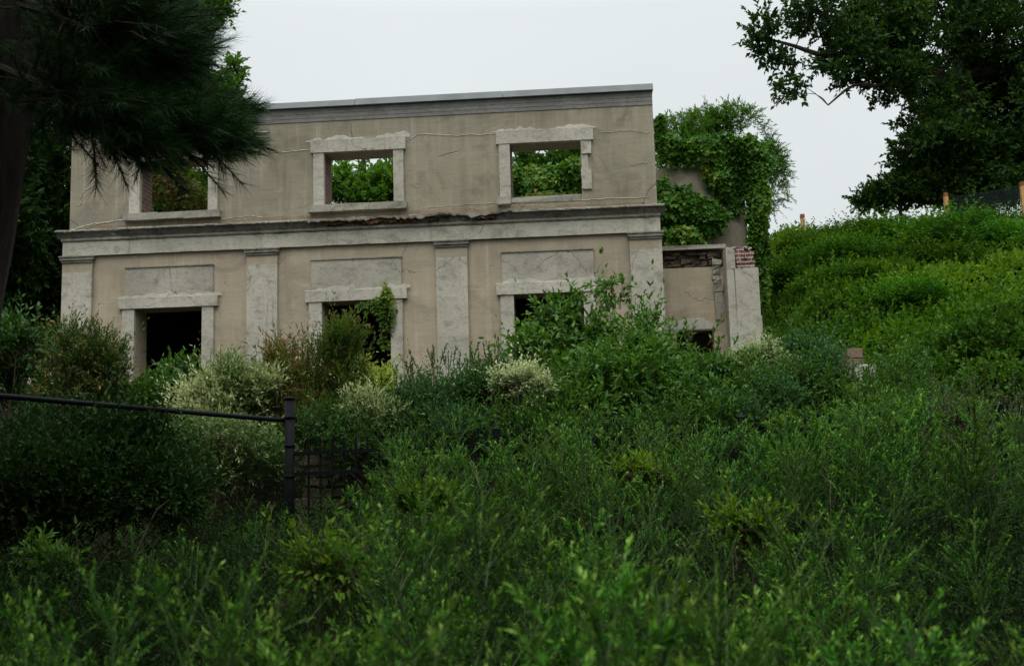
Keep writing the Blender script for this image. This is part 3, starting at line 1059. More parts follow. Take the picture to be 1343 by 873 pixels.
while s_ < L_ + hgt:
    for sg in (1, -1):
        p0, p1 = (s_, s_ - hgt) if sg == 1 else (s_ - hgt, s_)
        def pt(u, zf):
            q = ra + ux * u
            return np.array([q[0], q[1] + .024 * sg, q[2] + .02 - hgt * zf])
        u0, u1 = p0, p1
        z0_, z1_ = 0.0, 1.0
        lo_, hi_ = 0.0, L_
        if u0 != u1:
            cl = []
            for t in (0.0, 1.0):
                cl.append(t)
            ts = [(v - u0) / (u1 - u0) for v in (lo_, hi_)]
            ta, tb_ = max(0, min(ts)), min(1, max(ts))
            if tb_ > ta:
                b.tube([pt(u0 + (u1 - u0) * ta, ta), pt(u0 + (u1 - u0) * tb_, tb_)], .0018, 3, False)
    s_ += .075
for s_ in np.arange(0, L_, .0375):                      # barbed wire ends above the rail
    q = ra + ux * s_
    b.tube([q + np.array([0, .02, .012]), q + np.array([.008, .02, .034])], .0018, 3, False)
b.build('wire_mesh', M['black_metal'], cf)

# low rubble wall behind the fence
rw2 = np.random.default_rng(61)
lw = thing('rubble_wall', 'low brown rubble wall behind the black picket fence', 'wall', (-2.0, 11.0, 1.0))
b = MB()
z = .85
wx0, wx1 = at(392, 600, 11.0)[0], at(700, 600, 11.0)[0]
for row in range(7):
    x = wx0 + rw2.uniform(-.1, .1)
    while x < wx1:
        w_ = rw2.uniform(.16, .38)
        b.box(x + .006, x + w_ - .006, 11.0 + rw2.uniform(-.03, .03), 11.35, z + .004, z + .105 + rw2.uniform(-.01, .005), .008, rw2)
        x += w_
    z += .118
b.build('stone_course', M['rubble'], lw)

# broken stone pier standing in the shrubs at the right
sp = thing('stone_pier', 'broken brown stone pier poking out of shrubs below the hillside', 'pier', tuple(at(1118, 500, 14.5)))
b = MB()
c = at(1118, 455, 14.5)
zc = float(ground(c[0], 14.5)) - .1
while zc < c[2] - .06:
    b.box(c[0] - .115 + rw2.normal(0, .012), c[0] + .115 + rw2.normal(0, .012), 14.4, 14.65, zc, zc + .125, .01, rw2)
    zc += .13
b.build('stone_course', M['rock'], sp)
b = MB()
c2 = at(1131, 478, 14.2)
b.box(c2[0] - .14, c2[0] + .13, 14.1, 14.5, c2[2] - .55, c2[2], .02, rw2)
b.build('foot_block', M['stone_grimy'], sp)

# timber stakes and netting along the crest of the hill
for k, (px, py0, py1, dist, lab) in enumerate((
        (1052, 281, 304, 30.0, 'lone short tan stake on the hill crest beside open sky'),
        (1240, 253, 285, 30.5, 'tan stake with rusty top at the near end of the netting'),
        (1340, 239, 285, 29.0, 'tallest tan stake at the right end of the dark netting'))):
    a, b_ = at(px, py0, dist), at(px, py1 + 14, dist)
    t_ = thing('wooden_stake', lab, 'stake', tuple(b_), 'timber stakes along the hill crest')
    bm = MB()
    bm.box(a[0] - .055, a[0] + .055, dist - .055, dist + .055, b_[2] - .9, a[2] - .12, .003, rw2)
    bm.build('shaft', M['wood_post'], t_)
    bm = MB()
    bm.box(a[0] - .058, a[0] + .058, dist - .058, dist + .058, a[2] - .118, a[2], .004, rw2)
    bm.build('painted_top', M['wood_top'], t_)
na, nb = at(1241, 259, 30.5), at(1340, 243, 29.0)
nt_ = MB()
n_ = 46
for i in range(n_ + 1):
    p = na + (nb - na) * (i / n_)
    nt_.tube([p - np.array([0, 0, .03 * math.sin(i / n_ * math.pi)]), p - np.array([0, 0, 1.25])], .011, 3, False)
for j in range(26):
    nt_.tube([na + (nb - na) * t - np.array([0, 0, j * .048 + .03 * math.sin(t * math.pi)]) for t in np.linspace(0, 1, 9)], .010, 3, False)
tag(nt_.build('safety_netting', M['net'], origin=tuple(na - np.array([0, 0, 1.2]))), 'dark see-through netting strung between stakes on the hilltop', 'netting')


# ------------------------------------------------------------------ TREES
def tree(name, label, blobs, n, k, leaf, wid, mat, rng, limbs, trunk, bark='bark', kind='lo', gap=None, gfreq=.9, gthr=-.25, tl=(.4, .9), shell=.45,
         tint=.42, tip=.3, group=None, cat='tree', upw=.25, droop=0., clump=.2, ang=.95, twigwood=500, thin=1.0):
    """blobs: (centre, radii[, weight]); trunk: polyline + radii; limbs: list of (polyline, radii)"""
    root = thing(name, label, cat, tuple(trunk[0][0]), group)
    tb = MB()
    tb.tube(trunk[0], trunk[1], 12)
    for pl, r in limbs:
        tb.tube(pl, r, 8)
    P, O = blob_points(rng, blobs, n, shell, gap, gfreq, gthr)
    T = nrm(O * .7 + np.array([0, 0, upw]) + rng.normal(0, .6, P.shape))
    Lt = rng.uniform(*tl, len(P))
    LV = Leaves()
    twigs(rng, LV, P - T * Lt[:, None] * .5, T, Lt, k, leaf, wid, ang, .6, tint, tip, droop=droop, clump=clump * sines(rng, P, 1.6))
    # secondary branches: nearest skeleton point to a sample of twigs
    sk = np.concatenate([np.asarray(trunk[0])] + [np.asarray(l[0]) for l in limbs])
    # densify
    for i in rng.choice(len(P), min(twigwood, len(P)), replace=False):
        d2 = ((sk - P[i]) ** 2).sum(1)
        j = d2.argmin()
        if d2[j] > 14:
            tb.tube([P[i] - T[i] * Lt[i] * .5, P[i] + T[i] * Lt[i] * .5], [.02 * thin, .006 * thin], 3, False)
            continue
        L = math.sqrt(d2[j])
        tb.tube(curve(sk[j], P[i], rng, .08, 5, .05), np.linspace(.006 + .011 * L, .006, 5) * thin, 4, False)
        tb.tube([P[i], P[i] + T[i] * Lt[i] * .5], [.006 * thin, .003 * thin], 3, False)
    tb.build('trunk', M[bark], root)
    LV.build('crown', M[mat], root, kind)
    return root


def pl(*pts):
    return np.array([at(*p) for p in pts])


def spl(P, n=12):
    """smooth polyline through control points"""
    P = np.asarray(P, float)
    t = np.linspace(0, len(P) - 1, n)
    Q = np.vstack([2 * P[0] - P[1], P, 2 * P[-1] - P[-2]])
    out_ = []
    for u in t:
        i = min(int(u), len(P) - 2)
        f = u - i
        p0, p1, p2, p3 = Q[i], Q[i + 1], Q[i + 2], Q[i + 3]
        out_.append(.5 * (2 * p1 + (p2 - p0) * f + (2 * p0 - 5 * p1 + 4 * p2 - p3) * f * f + (3 * p1 - p0 - 3 * p2 + p3) * f ** 3))
    return np.array(out_)


def bl(px, py, rx, ry, dist, ry_m=None, w=None):
    a, b = pxm(rx, dist), pxm(ry, dist)
    return (at(px, py, dist), (a, ry_m if ry_m else (a + b) * .5, b), w if w else rx * ry)


# big oak at the right, standing on the hilltop
rt = np.random.default_rng(71)
OD = 34.0
g0 = at(1262, 300, OD)
g0[2] = ground(g0[0], OD) - .3
trunk = spl(np.vstack([[g0], pl((1262, 200, OD), (1266, 100, OD), (1268, 20, OD), (1270, -90, OD))]), 14)
limbs = [
    (spl(pl((1264, 140, OD), (1225, 98, OD - 1), (1165, 78, OD - 2), (1105, 40, OD - 3), (1060, 5, OD - 3)), 14), np.linspace(.34, .07, 14)),
    (spl(pl((1165, 78, OD - 2), (1120, 70, OD - 3), (1078, 72, OD - 3.5), (1040, 60, OD - 4), (1003, 50, OD - 4)), 12), np.linspace(.14, .03, 12)),
    (spl(pl((1190, 85, OD - 2), (1160, 112, OD - 3), (1120, 112, OD - 3.5), (1086, 138, OD - 4)), 10), np.linspace(.10, .025, 10)),
    (spl(pl((1268, 40, OD), (1300, -20, OD), (1340, -60, OD)), 8), np.linspace(.3, .12, 8)),
    (spl(pl((1266, 100, OD), (1310, 90, OD - 1), (1370, 60, OD - 1)), 8), np.linspace(.26, .1, 8)),
    (spl(pl((1263, 170, OD), (1225, 190, OD - 1), (1190, 200, OD - 1.5)), 8), np.linspace(.16, .05, 8)),
]
blobs = [bl(1000, 40, 22, 30, OD - 4, .9, 430), bl(1022, 62, 30, 22, OD - 4, .9, 430), bl(1050, 85, 22, 16, OD - 4, .8, 220), bl(1055, 118, 28, 14, OD - 4, .7, 260), bl(1092, 134, 13, 18, OD - 4, .6, 170), bl(1022, 112, 14, 7, OD - 4, .5, 60), bl(1088, 95, 26, 10, OD - 4, .6, 160),
         bl(1085, 15, 55, 28, OD - 3, 1.3, 1150), bl(1040, 8, 40, 26, OD - 3.5, 1.2, 700), bl(1120, 70, 40, 38, OD - 3, 1.2), bl(1160, 30, 60, 45, OD - 2, 1.6), bl(1175, 105, 30, 30, OD - 2.5, 1.2),
         bl(1150, 110, 18, 16, OD - 2.5, .8),
         bl(1215, 60, 60, 60, OD - 1, 2), bl(1235, 150, 50, 45, OD - 1, 1.8), bl(1225, 200, 52, 40, OD - 1.5, 1.8, 2600), bl(1290, 70, 70, 80, OD, 2.4), bl(1300, 165, 80, 70, OD, 2.4),
         bl(1345, 120, 70, 100, OD, 2.4), bl(1290, 225, 90, 45, OD - 1, 2, 4200), bl(1225, 238, 50, 22, OD - 1, 1.4, 1500), bl(1400, 190, 60, 70, OD, 2), bl(1240, -20, 100, 50, OD, 2.5), bl(1330, -10, 60, 40, OD, 2)]
tree('oak_tree', 'huge dark oak leaning over the hilltop at the right', blobs, 9000, 11, .19, .12, 'oak', rt, limbs, (trunk, np.linspace(.55, .36, 14)),
     gap=12, gfreq=1.7, gthr=-.38, tl=(.4, .9), shell=.3, twigwood=900, thin=1.0)

# willow-like tree behind the wing
g0 = at(940, 300, 27)
g0[2] = ground(g0[0], 27) - .2
trunk = spl(np.vstack([[g0], pl((945, 240, 27), (945, 190, 27), (940, 158, 27))]), 8)
limbs = [(spl(pl((945, 230, 27), (985, 205, 27), (1010, 230, 27)), 7), np.linspace(.1, .02, 7)), (spl(pl((945, 200, 27), (905, 170, 27), (880, 160, 27)), 7), np.linspace(.08, .02, 7))]
tree('willow_tree', 'feathery fine leaved tree rising behind the ivy clad wing', [
    bl(930, 165, 34, 24, 27), bl(962, 162, 36, 24, 27), bl(888, 168, 22, 18, 27), bl(985, 195, 30, 34, 27), bl(1008, 218, 24, 28, 27), bl(1014, 250, 20, 24, 27, None, 330), bl(1002, 272, 20, 14, 27, None, 130), bl(915, 220, 60, 50, 27)],
     3000, 15, .13, .028, 'tree_far', rt, limbs, (trunk, np.linspace(.2, .05, 8)), gap=5, gfreq=2.8, gthr=-.5, tl=(.3, .8), upw=.1, shell=.5, droop=.2, ang=.6, twigwood=160, thin=.5)


def simple_tree(name, label, px, ptop, dist, blobs, n, mat, leaf=.16, wid=.1, k=11, gap=None, gthr=-.35, group=None, tr=.22, gfreq=1.1, tl=(.4, .9), **kw):
    g_ = at(px, 300, dist)
    g_[2] = ground(g_[0], dist) - .3
    tp = at(px, ptop, dist)
    tr_ = spl([g_, g_ * .6 + tp * .4 + np.array([.15, 0, 0]), tp], 8)
    lim = []
    for b in blobs[:6]:
        lim.append((spl([tr_[5], tr_[5] * .45 + b[0] * .55 + np.array([0, 0, .3]), b[0]], 6), np.linspace(tr * .4, tr * .1, 6)))
    return tree(name, label, blobs, n, k, leaf, wid, mat, rt, lim, (tr_, np.linspace(tr, tr * .3, 8)), gap=gap, gthr=gthr, group=group, gfreq=gfreq, twigwood=220, tl=tl, **kw)


# trees behind the building
simple_tree('broadleaf_tree', 'tall leafy tree behind the left end of the roofless building', 215, 40, 26, [
    bl(225, 20, 55, 45, 26), bl(190, 70, 60, 50, 26), bl(270, 8, 30, 16, 26), bl(292, 18, 12, 8, 26, None, 150), bl(235, 85, 34, 40, 26), bl(262, 118, 32, 24, 26), bl(298, 130, 20, 20, 26, None, 400), bl(150, 40, 70, 70, 26), bl(230, 180, 80, 70, 26), bl(220, 260, 70, 40, 26, None, 1200)],
            3600, 'tree', .17, .10, gap=8, gthr=-.5, gfreq=2.2, shell=.3)
simple_tree('slender_tree', 'slender sparse sapling poking above the left parapet', 303, 75, 24.5, [bl(308, 92, 12, 18, 24.5, None, 200), bl(300, 122, 18, 20, 24.5)], 130, 'tree_far', .15, .09, k=9, tr=.05, tl=(.3, .5))
simple_tree('broadleaf_tree', 'bright green tree seen through the middle upper window', 475, 170, 31, [
    bl(450, 240, 20, 24, 31), bl(495, 232, 28, 24, 31), bl(475, 265, 60, 22, 31), bl(520, 250, 24, 34, 31)], 760, 'tree_far', .2, .12, gap=9, gthr=-.5, gfreq=1.7)
simple_tree('broadleaf_tree', 'dark tree glimpsed at the top of the right upper window', 690, 190, 34, [
    bl(690, 214, 14, 10, 34), bl(725, 228, 40, 18, 34), bl(755, 212, 30, 20, 34)], 620, 'tree', .2, .12)
simple_tree('broadleaf_tree', 'yellowish tree seen through the left upper window', 240, 200, 29, [
    bl(235, 255, 36, 30, 29), bl(205, 245, 25, 40, 29), bl(262, 262, 22, 24, 29)], 1200, 'ivy_yellow', .18, .11, gap=4, gthr=-.4, gfreq=1.8, tint=.2)
# dark trees left of the building
simple_tree('dark_tree', 'very dark tree filling the gap between pine trunk and building', 55, 60, 21, [
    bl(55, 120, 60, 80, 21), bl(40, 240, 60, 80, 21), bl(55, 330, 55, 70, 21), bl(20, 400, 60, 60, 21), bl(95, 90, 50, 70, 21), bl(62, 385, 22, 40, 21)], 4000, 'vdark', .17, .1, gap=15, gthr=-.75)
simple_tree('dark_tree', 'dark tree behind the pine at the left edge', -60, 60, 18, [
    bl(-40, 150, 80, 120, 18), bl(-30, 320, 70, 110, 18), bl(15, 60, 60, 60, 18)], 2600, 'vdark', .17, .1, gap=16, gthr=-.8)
simple_tree('dark_bush_tree', 'dark rounded tree under the oak on the hill crest', 1175, 235, 33, [
    bl(1175, 250, 40, 14, 33), bl(1200, 243, 30, 12, 33), bl(1145, 262, 26, 10, 33), bl(1285, 235, 110, 26, 36)], 1700, 'oak', .17, .1, tr=.12)

# ---- the pine at the left edge
rp = np.random.default_rng(81)
PD = 5.6
tb0 = at(-95, 700, PD)
tb0[2] = ground(tb0[0], PD) - .2
ptr = spl(np.vstack([[tb0], pl((-85, 480, PD), (-52, 300, PD), (-24, 150, PD), (6, 0, PD), (20, -200, PD), (35, -420, PD), (45, -640, PD))]), 20)
pine = thing('pine_tree', 'old pine with dark trunk and long needled boughs at the left edge', 'pine tree', tuple(tb0))
b = MB()
n_ = 28
rad = np.linspace(.34, .20, 20)
b.tube(ptr, rad, 22)
bo = b.build('trunk', M['bark_pine'], pine, True)
NL = Leaves()
bb = MB()


def bough(P, r0, ntw, tl=.30, spread=.35, needles=64, nl=.125, t0=.25, zsp=.6, tint=.4):
    P = spl(P, 14)
    bb.tube(P, np.linspace(r0, .008, 14), 7)
    t = rp.uniform(t0, 1, ntw) ** .8
    f = t * 13
    i = np.minimum(f.astype(int), 12)
    Q = P[i] + (P[i + 1] - P[i]) * (f - i)[:, None]
    ax = nrm(P[np.minimum(i + 1, 13)] - P[i])
    off = rp.normal(0, 1, (ntw, 3)) * np.array([1, 1, zsp])
    off *= (spread * (1.15 - .8 * t))[:, None] * .6
    E = Q + off + ax * rp.uniform(.05, .28, ntw)[:, None]
    Tn = nrm(ax * .8 + nrm(off) * .6 + np.array([0, 0, .15]) + rp.normal(0, .2, (ntw, 3)))
    Lt = rp.uniform(.5, 1, ntw) * tl
    for j in range(ntw):
        bb.tube([Q[j], Q[j] * .4 + E[j] * .6 + np.array([0, 0, .02]), E[j] - Tn[j] * Lt[j] * .2, E[j] + Tn[j] * Lt[j]], [.008, .006, .005, .003], 4, False)
    twigs(rp, NL, E - Tn * Lt[:, None] * .2, Tn, Lt * 1.2, needles, nl, .0036, .95, .3, tint, .35, jit=.3, t0=.05)


# boughs in the picture
bough(pl((10, 40, 5.6), (110, 95, 5.8), (195, 140, 6.0), (262, 166, 6.2)), .035, 190, .2, .30, 76, .115, .36, .5, .55)
bough(pl((0, 70, 5.6), (100, 120, 5.3), (180, 160, 5.2), (235, 172, 5.2)), .03, 190, .2, .36, 76, .115, .36, .5)
bough(pl((5, 30, 5.6), (90, 55, 6.0), (160, 70, 6.4), (222, 66, 6.6)), .03, 150, .2, .30, 76, .115, .36, .5)
bough(pl((0, 0, 5.6), (70, 20, 5.2), (130, 40, 5.0), (165, 50, 5.0)), .03, 170, .2, .40, 76, .115, .36, .7)
bough(pl((0, -60, 5.6), (70, -40, 6.2), (130, -20, 6.6), (175, 0, 6.8)), .03, 170, .2, .40, 76, .115, .36, .7)
bough(pl((-20, 110, 5.6), (70, 130, 6.3), (130, 155, 6.8), (190, 172, 7.0)), .03, 170, .2, .36, 76, .115, .36, .5)
bough(pl((-20, 80, 5.6), (50, 110, 5.0), (100, 130, 4.8), (135, 150, 4.8)), .03, 150, .2, .36, 76, .115, .36, .6)
bough(pl((60, 85, 5.7), (150, 120, 5.9), (215, 138, 6.1), (250, 142, 6.2)), .02, 150, .2, .30, 76, .115, .36, .5)
for q_ in range(9):
    yy = rp.uniform(-40, 100)
    ln = rp.uniform(.55, .85)
    d1 = rp.uniform(4.9, 6.8)
    bough(pl((0, yy - 20, 5.6), (70 * ln, yy + 5, (5.6 + d1) / 2), (140 * ln, yy + 28, d1), (205 * ln, yy + 40 * rp.uniform(.6, 1.2), d1)), .028, 110, .24, .46, 56, .12, .36, .8)
# unseen higher boughs, spread over the camera to shade the foreground
for q in range(11):
    zq = rp.uniform(5.2, 9.5)
    st_ = np.array([np.interp(zq, ptr[:, 2], ptr[:, 0]), np.interp(zq, ptr[:, 2], ptr[:, 1]), zq])
    an = rp.uniform(-3.0, -1.15)
    ln = rp.uniform(3.0, 5.0)
    dv = np.array([math.cos(an), math.sin(an), rp.uniform(-.02, .16)])
    bough(np.array([st_, st_ + dv * ln * .35 + [0, 0, .15], st_ + dv * ln * .7, st_ + dv * ln]), .05, 95, .38, 1.05, 34, .17, .15, .5)
bb.build('bough', M['bark_pine'], pine)
NL.build('needles', M['needle'], pine, 'needle')

# thin vines dangling beside the trunk
for k, (pts, lab) in enumerate((
        (((66, 40, 5.3), (74, 70, 5.3), (72, 130, 5.3), (75, 165, 5.3), (62, 195, 5.3), (32, 216, 5.3)), 'thin bare vine dangling in a bend beside the pine trunk'),
        (((48, 150, 5.2), (46, 142, 5.2), (52, 134, 5.2), (58, 140, 5.2), (56, 165, 5.2)), 'small looped vine hooked on the pine bark'))):
    b = MB()
    b.tube(spl(pl(*pts), 26), .004, 5)
    tag(b.build('hanging_vine', M['dry'], origin=tuple(at(*pts[0]))), lab, 'vine')

ro = np.random.default_rng(131)


def added_shade_tree(label, foot, crowns, n):  # unseen trees added out of frame to darken the foreground corners
    f = np.array([foot[0], foot[1], float(ground(*foot)) - .2])
    ob = [(np.array(c_), (r_, r_, r_ * .65), r_ ** 2) for c_, r_ in crowns]
    top = np.mean([c_ for c_, _, _ in ob], axis=0)
    tree('broadleaf_tree', label, ob, n, 9, .17, .11, 'tree', ro,
         [(spl([f * .45 + top * .55, (f * .45 + top * .55) * .5 + c_[0] * .5 + np.array([0, 0, .4]), c_[0]], 7), np.linspace(.12, .03, 7)) for c_ in ob],
         (spl([f, f * .6 + top * .4 + np.array([.1, 0, 0]), top], 8), np.linspace(.28, .08, 8)), twigwood=200)


added_shade_tree('unseen leafy tree added beside the camera to shade the lower right corner', (7.6, 2.6),
           (((5.4, 1.0, 5.6), 2.3), ((6.9, 4.6, 5.4), 2.3), ((4.3, -2.0, 6.0), 2.3), ((6.5, 1.5, 7.8), 2.6), ((8.0, 6.2, 4.4), 2.0), ((7.6, 1.5, 3.4), 1.9), ((5.4, -2.5, 3.2), 1.8), ((3.7, 3.2, 5.9), 1.7)), 5600)
added_shade_tree('unseen leafy tree added beside the camera to shade the lower left corner', (-5.6, -1.2),
           (((-4.2, 1.0, 5.6), 2.3), ((-5.6, 3.2, 5.0), 2.2), ((-2.6, -1.8, 6.4), 2.2), ((-5.2, .6, 7.6), 2.6), ((-5.4, 1.0, 3.2), 1.9), ((-4.6, -2.4, 3.4), 1.9), ((-6.6, 4.6, 3.4), 1.7), ((-3.0, 2.6, 5.7), 1.8), ((-2.2, .4, 5.2), 1.5)), 6200)

# ------------------------------------------------------------------ SHRUBS BETWEEN FENCE AND BUILDING
rs = np.random.default_rng(91)


def B(*a):
    return [bl(*q) for q in a]


shrub('leafy_bush', 'dark broad leaved bush at the far left below the dark trees', 'bush', B((25, 470, 60, 45, 11.0), (-30, 500, 60, 70, 11.0), (60, 520, 60, 40, 11.0)), 900, 11, .085, .042, 'dark', rs, kind='hi', tl=(.2, .45), gthr=-.6, gap=2)
shrub('buff_tipped_bush', 'dense bush with buff shoot tips hiding the left corner pilaster', 'bush', B((112, 465, 42, 38, 12.5), (95, 510, 50, 40, 12.5), (140, 495, 30, 40, 12.5)), 1100, 13, .06, .022, 'buff', rs, tl=(.2, .4), upw=.9, tint=.35, tip=.75,
      spires=[(at(100 + 12 * i, 445 - 6 * (i % 3), 12.5), .22, 4) for i in range(4)])
shrub('leafy_bush', 'low dark bush with sprig reaching into the left doorway', 'bush', B((205, 522, 50, 22, 12.8), (175, 538, 50, 28, 12.8), (240, 480, 12, 10, 13.2, .15, 70), (222, 490, 14, 10, 13.2, .2, 90)), 760, 10, .075, .038, 'mid', rs, kind='hi', tl=(.15, .35), tint=.3)
shrub('variegated_bush', 'pale variegated bush above the sloping black rail', 'bush', B((300, 512, 44, 24, 11.2), (340, 508, 30, 22, 11.2), (250, 522, 28, 16, 11.2), (310, 532, 60, 24, 11.2), (305, 485, 12, 12, 11.2, .2, 200)), 1150, 13, .062, .02, 'pale', rs, kind='hi', tl=(.15, .35), upw=.8, tint=.42, tip=.4, lightclump=.25,
      spires=[(at(298, 490, 11.2), .32, 5), (at(325, 487, 11.2), .25, 4), (at(235, 515, 11.2), .14, 3)])
shrub('variegated_bush', 'dull variegated bush seen under the sloping black rail', 'bush', B((300, 580, 62, 30, 10.3), (240, 575, 26, 24, 10.3), (340, 600, 40, 34, 10.3), (270, 620, 60, 30, 10.3)), 1000, 12, .055, .018, 'pale', rs, kind='hi', tl=(.15, .32), upw=.7, tint=.2, tip=.3)
shrub('bronze_bush', 'tall bush with bronze tips in front of the middle pilaster', 'bush', B((385, 520, 42, 46, 11.6), (430, 490, 36, 44, 11.6), (455, 450, 26, 26, 11.6), (365, 480, 16, 24, 11.6, .25, 500), (410, 560, 56, 36, 11.4), (460, 500, 20, 40, 11.5)), 1900, 14, .052, .018, 'bronze', rs, tl=(.18, .4), upw=1.2, tint=.42, tip=.62, rnd=.35, ang=.7,
      spires=[(at(364, 478, 11.6), .30, 5), (at(378, 470, 11.6), .2, 3), (at(432, 445, 11.6), .25, 5), (at(450, 430, 11.6), .22, 5), (at(470, 440, 11.6), .2, 4), (at(482, 440, 11.6), .15, 3), (at(400, 475, 11.6), .2, 4)])
shrub('lime_bush', 'small lime green bush under the middle doorway', 'bush', B((490, 514, 26, 12, 11.6), (468, 482, 10, 9, 11.9, .2, 100), (498, 502, 20, 9, 11.8, .2, 200)), 330, 11, .07, .028, 'lime', rs, kind='hi', tl=(.15, .3), tint=.5)
shrub('variegated_bush', 'pale feathery bush right of the bronze tipped bush', 'bush', B((472, 532, 24, 20, 11.1), (500, 546, 34, 20, 11.1), (480, 558, 34, 24, 11.1)), 620, 12, .055, .017, 'pale', rs, kind='hi', tl=(.15, .3), tint=.66, tip=.35, upw=.6)
shrub('small_leaved_bush', 'dark small leaved bush with upright shoots below the bare wall', 'bush', B((580, 534, 58, 34, 11.4), (545, 532, 28, 30, 11.4), (630, 520, 38, 30, 11.4), (600, 570, 90, 32, 11.2), (655, 496, 14, 16, 11.6, .25, 260)), 2300, 13, .042, .021, 'small', rs, tl=(.16, .36), upw=.9, tint=.42,
      spires=[(at(540, 492, 11.4), .24, 5), (at(565, 482, 11.4), .24, 5), (at(588, 480, 11.4), .22, 4), (at(600, 478, 11.4), .12, 4), (at(640, 482, 11.5), .32, 5), (at(660, 480, 11.6), .28, 4), (at(524, 500, 11.4), .2, 4)])
shrub('cream_flowered_bush', 'cream flowering bush to the left of the young tree', 'bush', B((685, 498, 30, 18, 11.0), (660, 505, 20, 14, 11.0), (700, 515, 30, 20, 11.0)), 560, 13, .036, .022, 'cream', rs, tl=(.12, .26), tint=.55, tip=.5, upw=.7)
shrub('young_tree', 'young leafy tree in front of the right doorway with open twiggy top', 'young tree', B((735, 430, 40, 34, 12.6), (715, 470, 48, 34, 12.4), (775, 460, 48, 34, 12.4), (750, 405, 26, 18, 12.8, .3, 500), (800, 392, 26, 16, 12.8, .3, 160), (825, 410, 20, 12, 12.8, .25, 90), (800, 372, 14, 8, 12.8, .2, 40),
      (760, 500, 80, 36, 12.0)), 1350, 9, .095, .046, 'mid', rs, kind='hi', tl=(.2, .45), upw=.25, tint=.42, stems=26, stemr=.02, shell=.5, gap=6, gthr=-.45, gfreq=4, curl=.2,
      extra=lambda LV, tb: [tb.tube(spl(pl(*p), 8), np.linspace(.016, .004, 8), 5, False) for p in (
          ((772, 500, 12.6), (776, 440, 12.7), (783, 410, 12.8), (800, 385, 12.8), (806, 364, 12.8)), ((783, 412, 12.8), (800, 398, 12.8), (826, 392, 12.8)), ((780, 425, 12.8), (760, 395, 12.8), (757, 376, 12.8)))])
shrub('broad_leaved_bush', 'big glossy bush in front of the wing and right corner pilaster', 'bush', B((850, 480, 60, 32, 11.8), (905, 496, 36, 22, 11.8), (810, 510, 60, 36, 11.6), (880, 525, 80, 44, 11.6), (840, 425, 22, 16, 12.2, .25, 160), (855, 450, 26, 20, 12.1, .3, 400), (760, 545, 50, 30, 11.2), (930, 505, 30, 30, 11.6)), 2100, 10, .088, .038, 'mid', rs, kind='hi', tl=(.2, .45), upw=.35, tint=.5, stems=16, curl=.22,
      spires=[(at(912, 455, 12.2), .36, 3), (at(842, 430, 12.2), .3, 3), (at(690, 470, 12.2), .2, 2)])
shrub('cream_flowered_bush', 'largest cream flowering bush at the foot of the stone pier', 'bush', B((980, 480, 30, 20, 12.0), (960, 495, 24, 22, 12.0), (1010, 470, 24, 16, 12.0), (1000, 500, 46, 22, 12.0)), 820, 13, .038, .022, 'cream', rs, tl=(.12, .26), tint=.48, tip=.55, upw=.7)
shrub('leafy_bush', 'green bush between cream flowers and the broken stone pier', 'bush', B((1050, 470, 34, 26, 12.2), (1070, 500, 46, 36, 12.0), (1010, 540, 60, 40, 11.4), (1040, 455, 20, 14, 12.2, .25, 200), (960, 560, 50, 34, 11.0)), 1700, 12, .055, .026, 'small', rs, tl=(.18, .38), tint=.52, upw=.6,
      spires=[(at(1050, 455, 12.2), .2, 5), (at(1070, 462, 12.2), .22, 5), (at(1090, 480, 12.2), .2, 4)])
shrub('leafy_bush', 'sprawling green bush to the right of the stone pier', 'bush', B((1165, 520, 60, 34, 12.0), (1120, 540, 54, 40, 11.6), (1190, 490, 26, 22, 12.4), (1200, 560, 80, 40, 11.4), (1100, 590, 80, 36, 10.8)), 2000, 12, .055, .024, 'mid', rs, tl=(.18, .4), tint=.36, upw=.6,
      spires=[(at(1190, 482, 12.3), .25, 4), (at(1155, 495, 12), .25, 4), (at(1130, 505, 12), .2, 4)])
shrub('vine_mound', 'large dark vine mound at the right below the hill', 'bush', B((1270, 480, 70, 50, 15.5), (1340, 460, 60, 60, 15.5), (1230, 520, 40, 40, 15.0), (1320, 530, 80, 50, 14.0)), 2600, 9, .085, .06, 'mound', rs, tl=(.2, .45), tint=.32, upw=.4)
shrub('arching_shrub', 'sparse arching shrub over the fence at the right edge', 'bush', B((1280, 545, 60, 22, 10.6), (1330, 555, 50, 30, 10.6), (1230, 560, 40, 20, 10.6)), 260, 16, .03, .012, 'small', rs, tl=(.35, .7), tint=.5, upw=.5, stems=16, rnd=.7)
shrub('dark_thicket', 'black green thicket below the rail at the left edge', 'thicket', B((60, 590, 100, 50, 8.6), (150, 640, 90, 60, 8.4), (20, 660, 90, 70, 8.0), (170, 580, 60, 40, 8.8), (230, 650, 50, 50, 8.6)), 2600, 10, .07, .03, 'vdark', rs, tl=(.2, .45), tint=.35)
shrub('small_leaved_bush', 'dark low bush behind the pickets left of the line post', 'bush', B((470, 590, 60, 34, 10.9), (560, 600, 70, 30, 10.8), (430, 560, 40, 30, 10.9)), 900, 12, .05, .022, 'dark', rs, tl=(.16, .34), tint=.4)
shrub('small_leaved_bush', 'dark low bush behind the pickets under the glossy bush', 'bush', B((720, 585, 80, 36, 10.7), (840, 585, 80, 36, 10.7), (950, 600, 60, 30, 10.6)), 1500, 12, .05, .022, 'dark', rs, tl=(.16, .34), tint=.4)
shrub('leafy_bush', 'dark bush closing the gap under the dark trees at the left edge', 'bush', B((10, 470, 80, 50, 16.5), (70, 480, 50, 40, 16.5), (-50, 440, 70, 70, 16.5)), 900, 10, .1, .06, 'vdark', rs, tl=(.3, .6))
